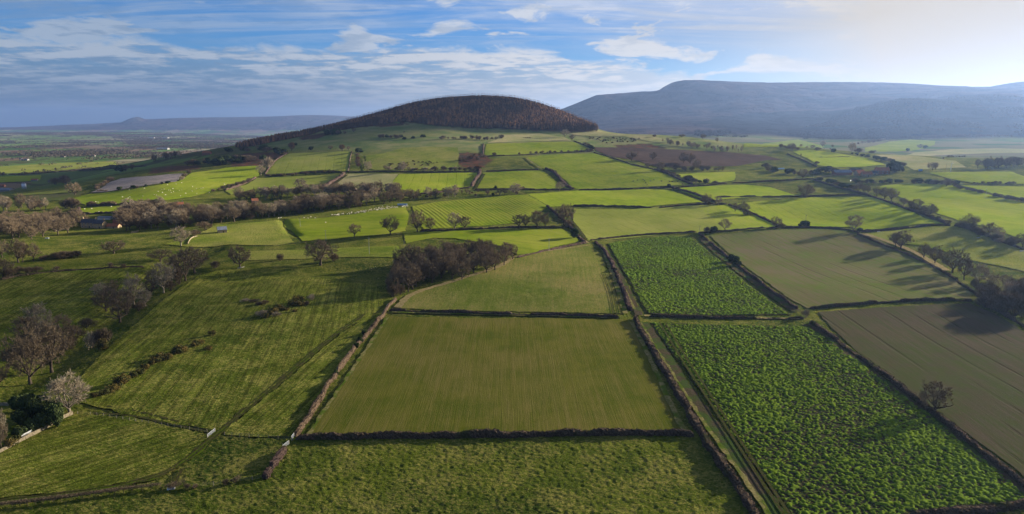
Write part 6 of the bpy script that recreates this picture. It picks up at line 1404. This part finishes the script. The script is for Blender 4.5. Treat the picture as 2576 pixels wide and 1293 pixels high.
# ================================================================== animals
M_WOOL = simple('wool', (0.66,0.60,0.47), (0.52,0.47,0.36), 5); M_FACE = simple('dark_face', (0.07,0.06,0.05)); M_COW = simple('black_cow_hide', (0.014,0.012,0.012), (0.03,0.026,0.024), 2, .6)
def animal(L, H_, leg, mat, graze, name):
    b = MB(); t = .5*(H_-leg); zc = leg+t
    b.ell((0,0,zc),(L*.42,L*.20,t*1.02),10,7)
    hx, hz_ = (L*.60, leg*.55) if graze else (L*.58, H_*1.02)
    b.tube([(L*.33,0,zc+t*.25),(L*.47,0,(zc+hz_)/2+.05),(hx,0,hz_)],[t*.55,t*.42,t*.36],7); b.ell((hx+L*.07,0,hz_-.02),(L*.12,L*.065,t*.34),7,5)
    for sy in (-1,1): b.ell((hx-L*.01,sy*L*.075,hz_+t*.22),(L*.03,L*.045,L*.018),5,4)
    for sx in (-1,1):
        for sy in (-1,1):
            x0 = sx*L*.28; y0 = sy*L*.10
            if sx > 0: b.tube([(x0,y0,zc),(x0+.01,y0,leg*.5),(x0,y0,0)],[leg*.20,leg*.11,leg*.10],5)
            else: b.tube([(x0+L*.05,y0,zc),(x0+L*.06,y0,leg*.85),(x0-L*.03,y0,leg*.45),(x0,y0,0)],[leg*.30,leg*.18,leg*.10,leg*.10],5)
    b.tube([(-L*.40,0,zc+t*.4),(-L*.45,0,zc),(-L*.44,0,leg*.7)],[t*.10,t*.08,t*.06],4)
    return b.mesh(name, mat, True)
SHEEP = [animal(1.35,.95,.38,M_WOOL,g,'sheep') for g in (True,False)]; COW = [animal(2.5,1.5,.68,M_COW,g,'cow') for g in (True,False)]
def beast(meshes, name, x, y, label, group, s=1.0):
    o = link(bpy.data.objects.new(name, random.choice(meshes))); o.location = (x, y, hz(x, y)+.18+.0003*y); o.rotation_euler = (0,0,random.random()*6.28); o.scale = (s,s,s); tag(o, label, 'sheep' if name == 'sheep' else 'cow', group)
rs = random.Random(4)
def along(c, pts, n, spread):
    P = resample(castpoly(c, pts), 1.0, False)
    for i in range(n): x, y = P[rs.randrange(len(P))]; yield x+rs.gauss(0,spread), y+rs.gauss(0,spread)*1.6
for x, y in along('F',[(890,255),(1000,242),(1100,232),(1200,218),(1250,210),(1320,202),(1400,190),(1480,182),(1560,172)],76,1.8): beast(SHEEP,'sheep',x,y,'cream sheep of the flock strung along the top of the middle pasture','flock on the middle pasture',1.05)
for x, y in along('F',[(1250,205),(1330,195),(1440,185)],20,4): beast(SHEEP,'sheep',x,y,'cream sheep of the flock strung along the top of the middle pasture','flock on the middle pasture',1.05)
for X, Y in ((425,278),(440,276),(448,274),(750,278),(712,268),(846,318),(652,276),(686,280)): x, y = cc('F',X,Y); beast(SHEEP,'sheep',x,y,'one of the few sheep apart from the flock at the left of the middle pasture','stray sheep of the middle pasture',1.05)
for X, Y in ((1215,957),(1270,968),(1285,958),(1280,1004),(910,1010),(950,1005),(970,1008),(1565,902),(1530,935),(1550,938),(1600,880),(1625,878),(1610,912),(1640,935),(1670,888),(1690,890),(1712,875),(1745,828),(1800,815),(1800,888),(1775,892),(1838,920),(1695,912),(1720,905),(1908,856),(1902,898),(1950,922),(1945,875),(2010,866),(1990,870),(2075,912),(2100,900),(2112,884),(2115,896),(2220,822),(2225,835),(1430,870),(1280,886),(1415,948),(1660,835),(1790,945)): x, y = cc('A',X,Y); beast(SHEEP,'sheep',x,y,'white sheep scattered over the upper sheep field at the left','sheep of the upper left field',1.1)
for X, Y in ((910,1072),(840,1076),(980,1102),(1105,1052),(1170,1074),(1380,1058),(1400,1050),(1450,1042),(1570,1030),(1480,1046)): x, y = cc('A',X,Y); beast(SHEEP,'sheep',x,y,'white sheep in the lower sheep field at the left','sheep of the lower left field',1.1)
for X, Y in ((1692,716),(1735,706),(1790,702),(1805,714),(1860,715),(1813,734),(1830,748),(1897,702),(1973,716),(2080,719),(2130,721),(2050,718),(2178,745)): x, y = cc('C',X,Y); beast(COW,'cow',x,y,'black cow grazing in the lower right of the big hill field','black cows of the hill field')

# ================================================================== haze
def haze():
    b = MB().box((0, 0, 200), (31600, 31600, 560)); m = bpy.data.materials.new('haze'); m.use_nodes = True; t = NT(m.node_tree); t.n.clear()
    v = t.node('ShaderNodeVolumePrincipled'); v.inputs['Color'].default_value = (0.35,0.54,0.98,1); v.inputs['Density'].default_value = HAZE; v.inputs['Anisotropy'].default_value = 0.52
    o = t.node('ShaderNodeOutputMaterial'); t.l.new(v.outputs[0], o.inputs['Volume']); tag(b.obj('haze', m), kind='stuff'); tag(bpy.data.objects['haze'], 'thin blue haze filling the air over the whole country', 'haze')
# clouds added out of view at the right to shade the hilltop and near fields
def shade_cloud(name, sx, sy, rx, ry, alt, f, rot, label, base=0.0, thick=120.0, seed=0):
    # sx, sy: where the middle of its shade falls on the ground at height `base`
    k = (alt-base)/math.tan(SUN_EL); cx = sx+k*math.sin(SUN_AZ); cy = sy+k*math.cos(SUN_AZ); nu, nv = 96, 40
    w = np.arange(nu)*2*np.pi/nu; p = np.linspace(0.02, np.pi-0.02, nv); Wg, Pg = np.meshgrid(w, p); sx_ = np.sin(Pg)*np.cos(Wg); sy_ = np.sin(Pg)*np.sin(Wg); sz_ = np.cos(Pg)
    n = 1+0.55*(fbm(sx_*2.2+seed, sy_*2.2+sz_, 4, 31+seed)-.5); x = sx_*rx*n; y = sy_*ry*n; z = sz_*thick*(n+.5*(fbm(sx_*6, sy_*6, 3, 7)-.5))
    X = cx+x*math.cos(rot)-y*math.sin(rot); Y = cy+x*math.sin(rot)+y*math.cos(rot); i = np.arange(nv-1)[:,None]*nu; j = np.arange(nu)[None]
    F = np.stack([i+j, i+nu+j, i+nu+(j+1) % nu, i+(j+1) % nu], -1).reshape(-1,4); caps = [np.arange(nu)[None, ::-1][:, ::-1], (nv-1)*nu+np.arange(nu)[None, ::-1]]
    dens = sstep(1-np.sin(Pg), 0.0, 0.42)
    m = bpy.data.materials.new(name); m.use_nodes = True; t = NT(m.node_tree); t.n.clear(); df = t.node('ShaderNodeBsdfDiffuse'); df.inputs[0].default_value = (.9,.9,.92,1); tr = t.node('ShaderNodeBsdfTransparent'); mx = t.node('ShaderNodeMixShader')
    t.put(mx.inputs[0], t.math('MULTIPLY', t.math('MULTIPLY', t.attr('dens'), f), t.ramp(t.noise(gpos(t), 0.004, 5), 0.30, 0.62, 0.45, 1.0))); t.l.new(tr.outputs[0], mx.inputs[1]); t.l.new(df.outputs[0], mx.inputs[2])
    o = t.node('ShaderNodeOutputMaterial'); t.l.new(mx.outputs[0], o.inputs[0])
    me = mesh_np(name, np.stack([X, Y, z+alt], -1).reshape(-1,3), [F]+caps, [m], True, dict(dens=dens.ravel())); tag(link(bpy.data.objects.new(name, me)), kind='structure')
shade_cloud('shade_cloud', -560, 1610, 660, 500, 1500, 0.93, 0.1, '', 120, 40, 1)
shade_cloud('shade_cloud', -240, 130, 390, 290, 1500, 0.42, 0.0, '', 0, 40, 4)
shade_cloud('shade_cloud', -345, 340, 240, 150, 1450, 0.85, 0.3, '', 0, 30, 9)
HAZE = 4.7e-5
haze()
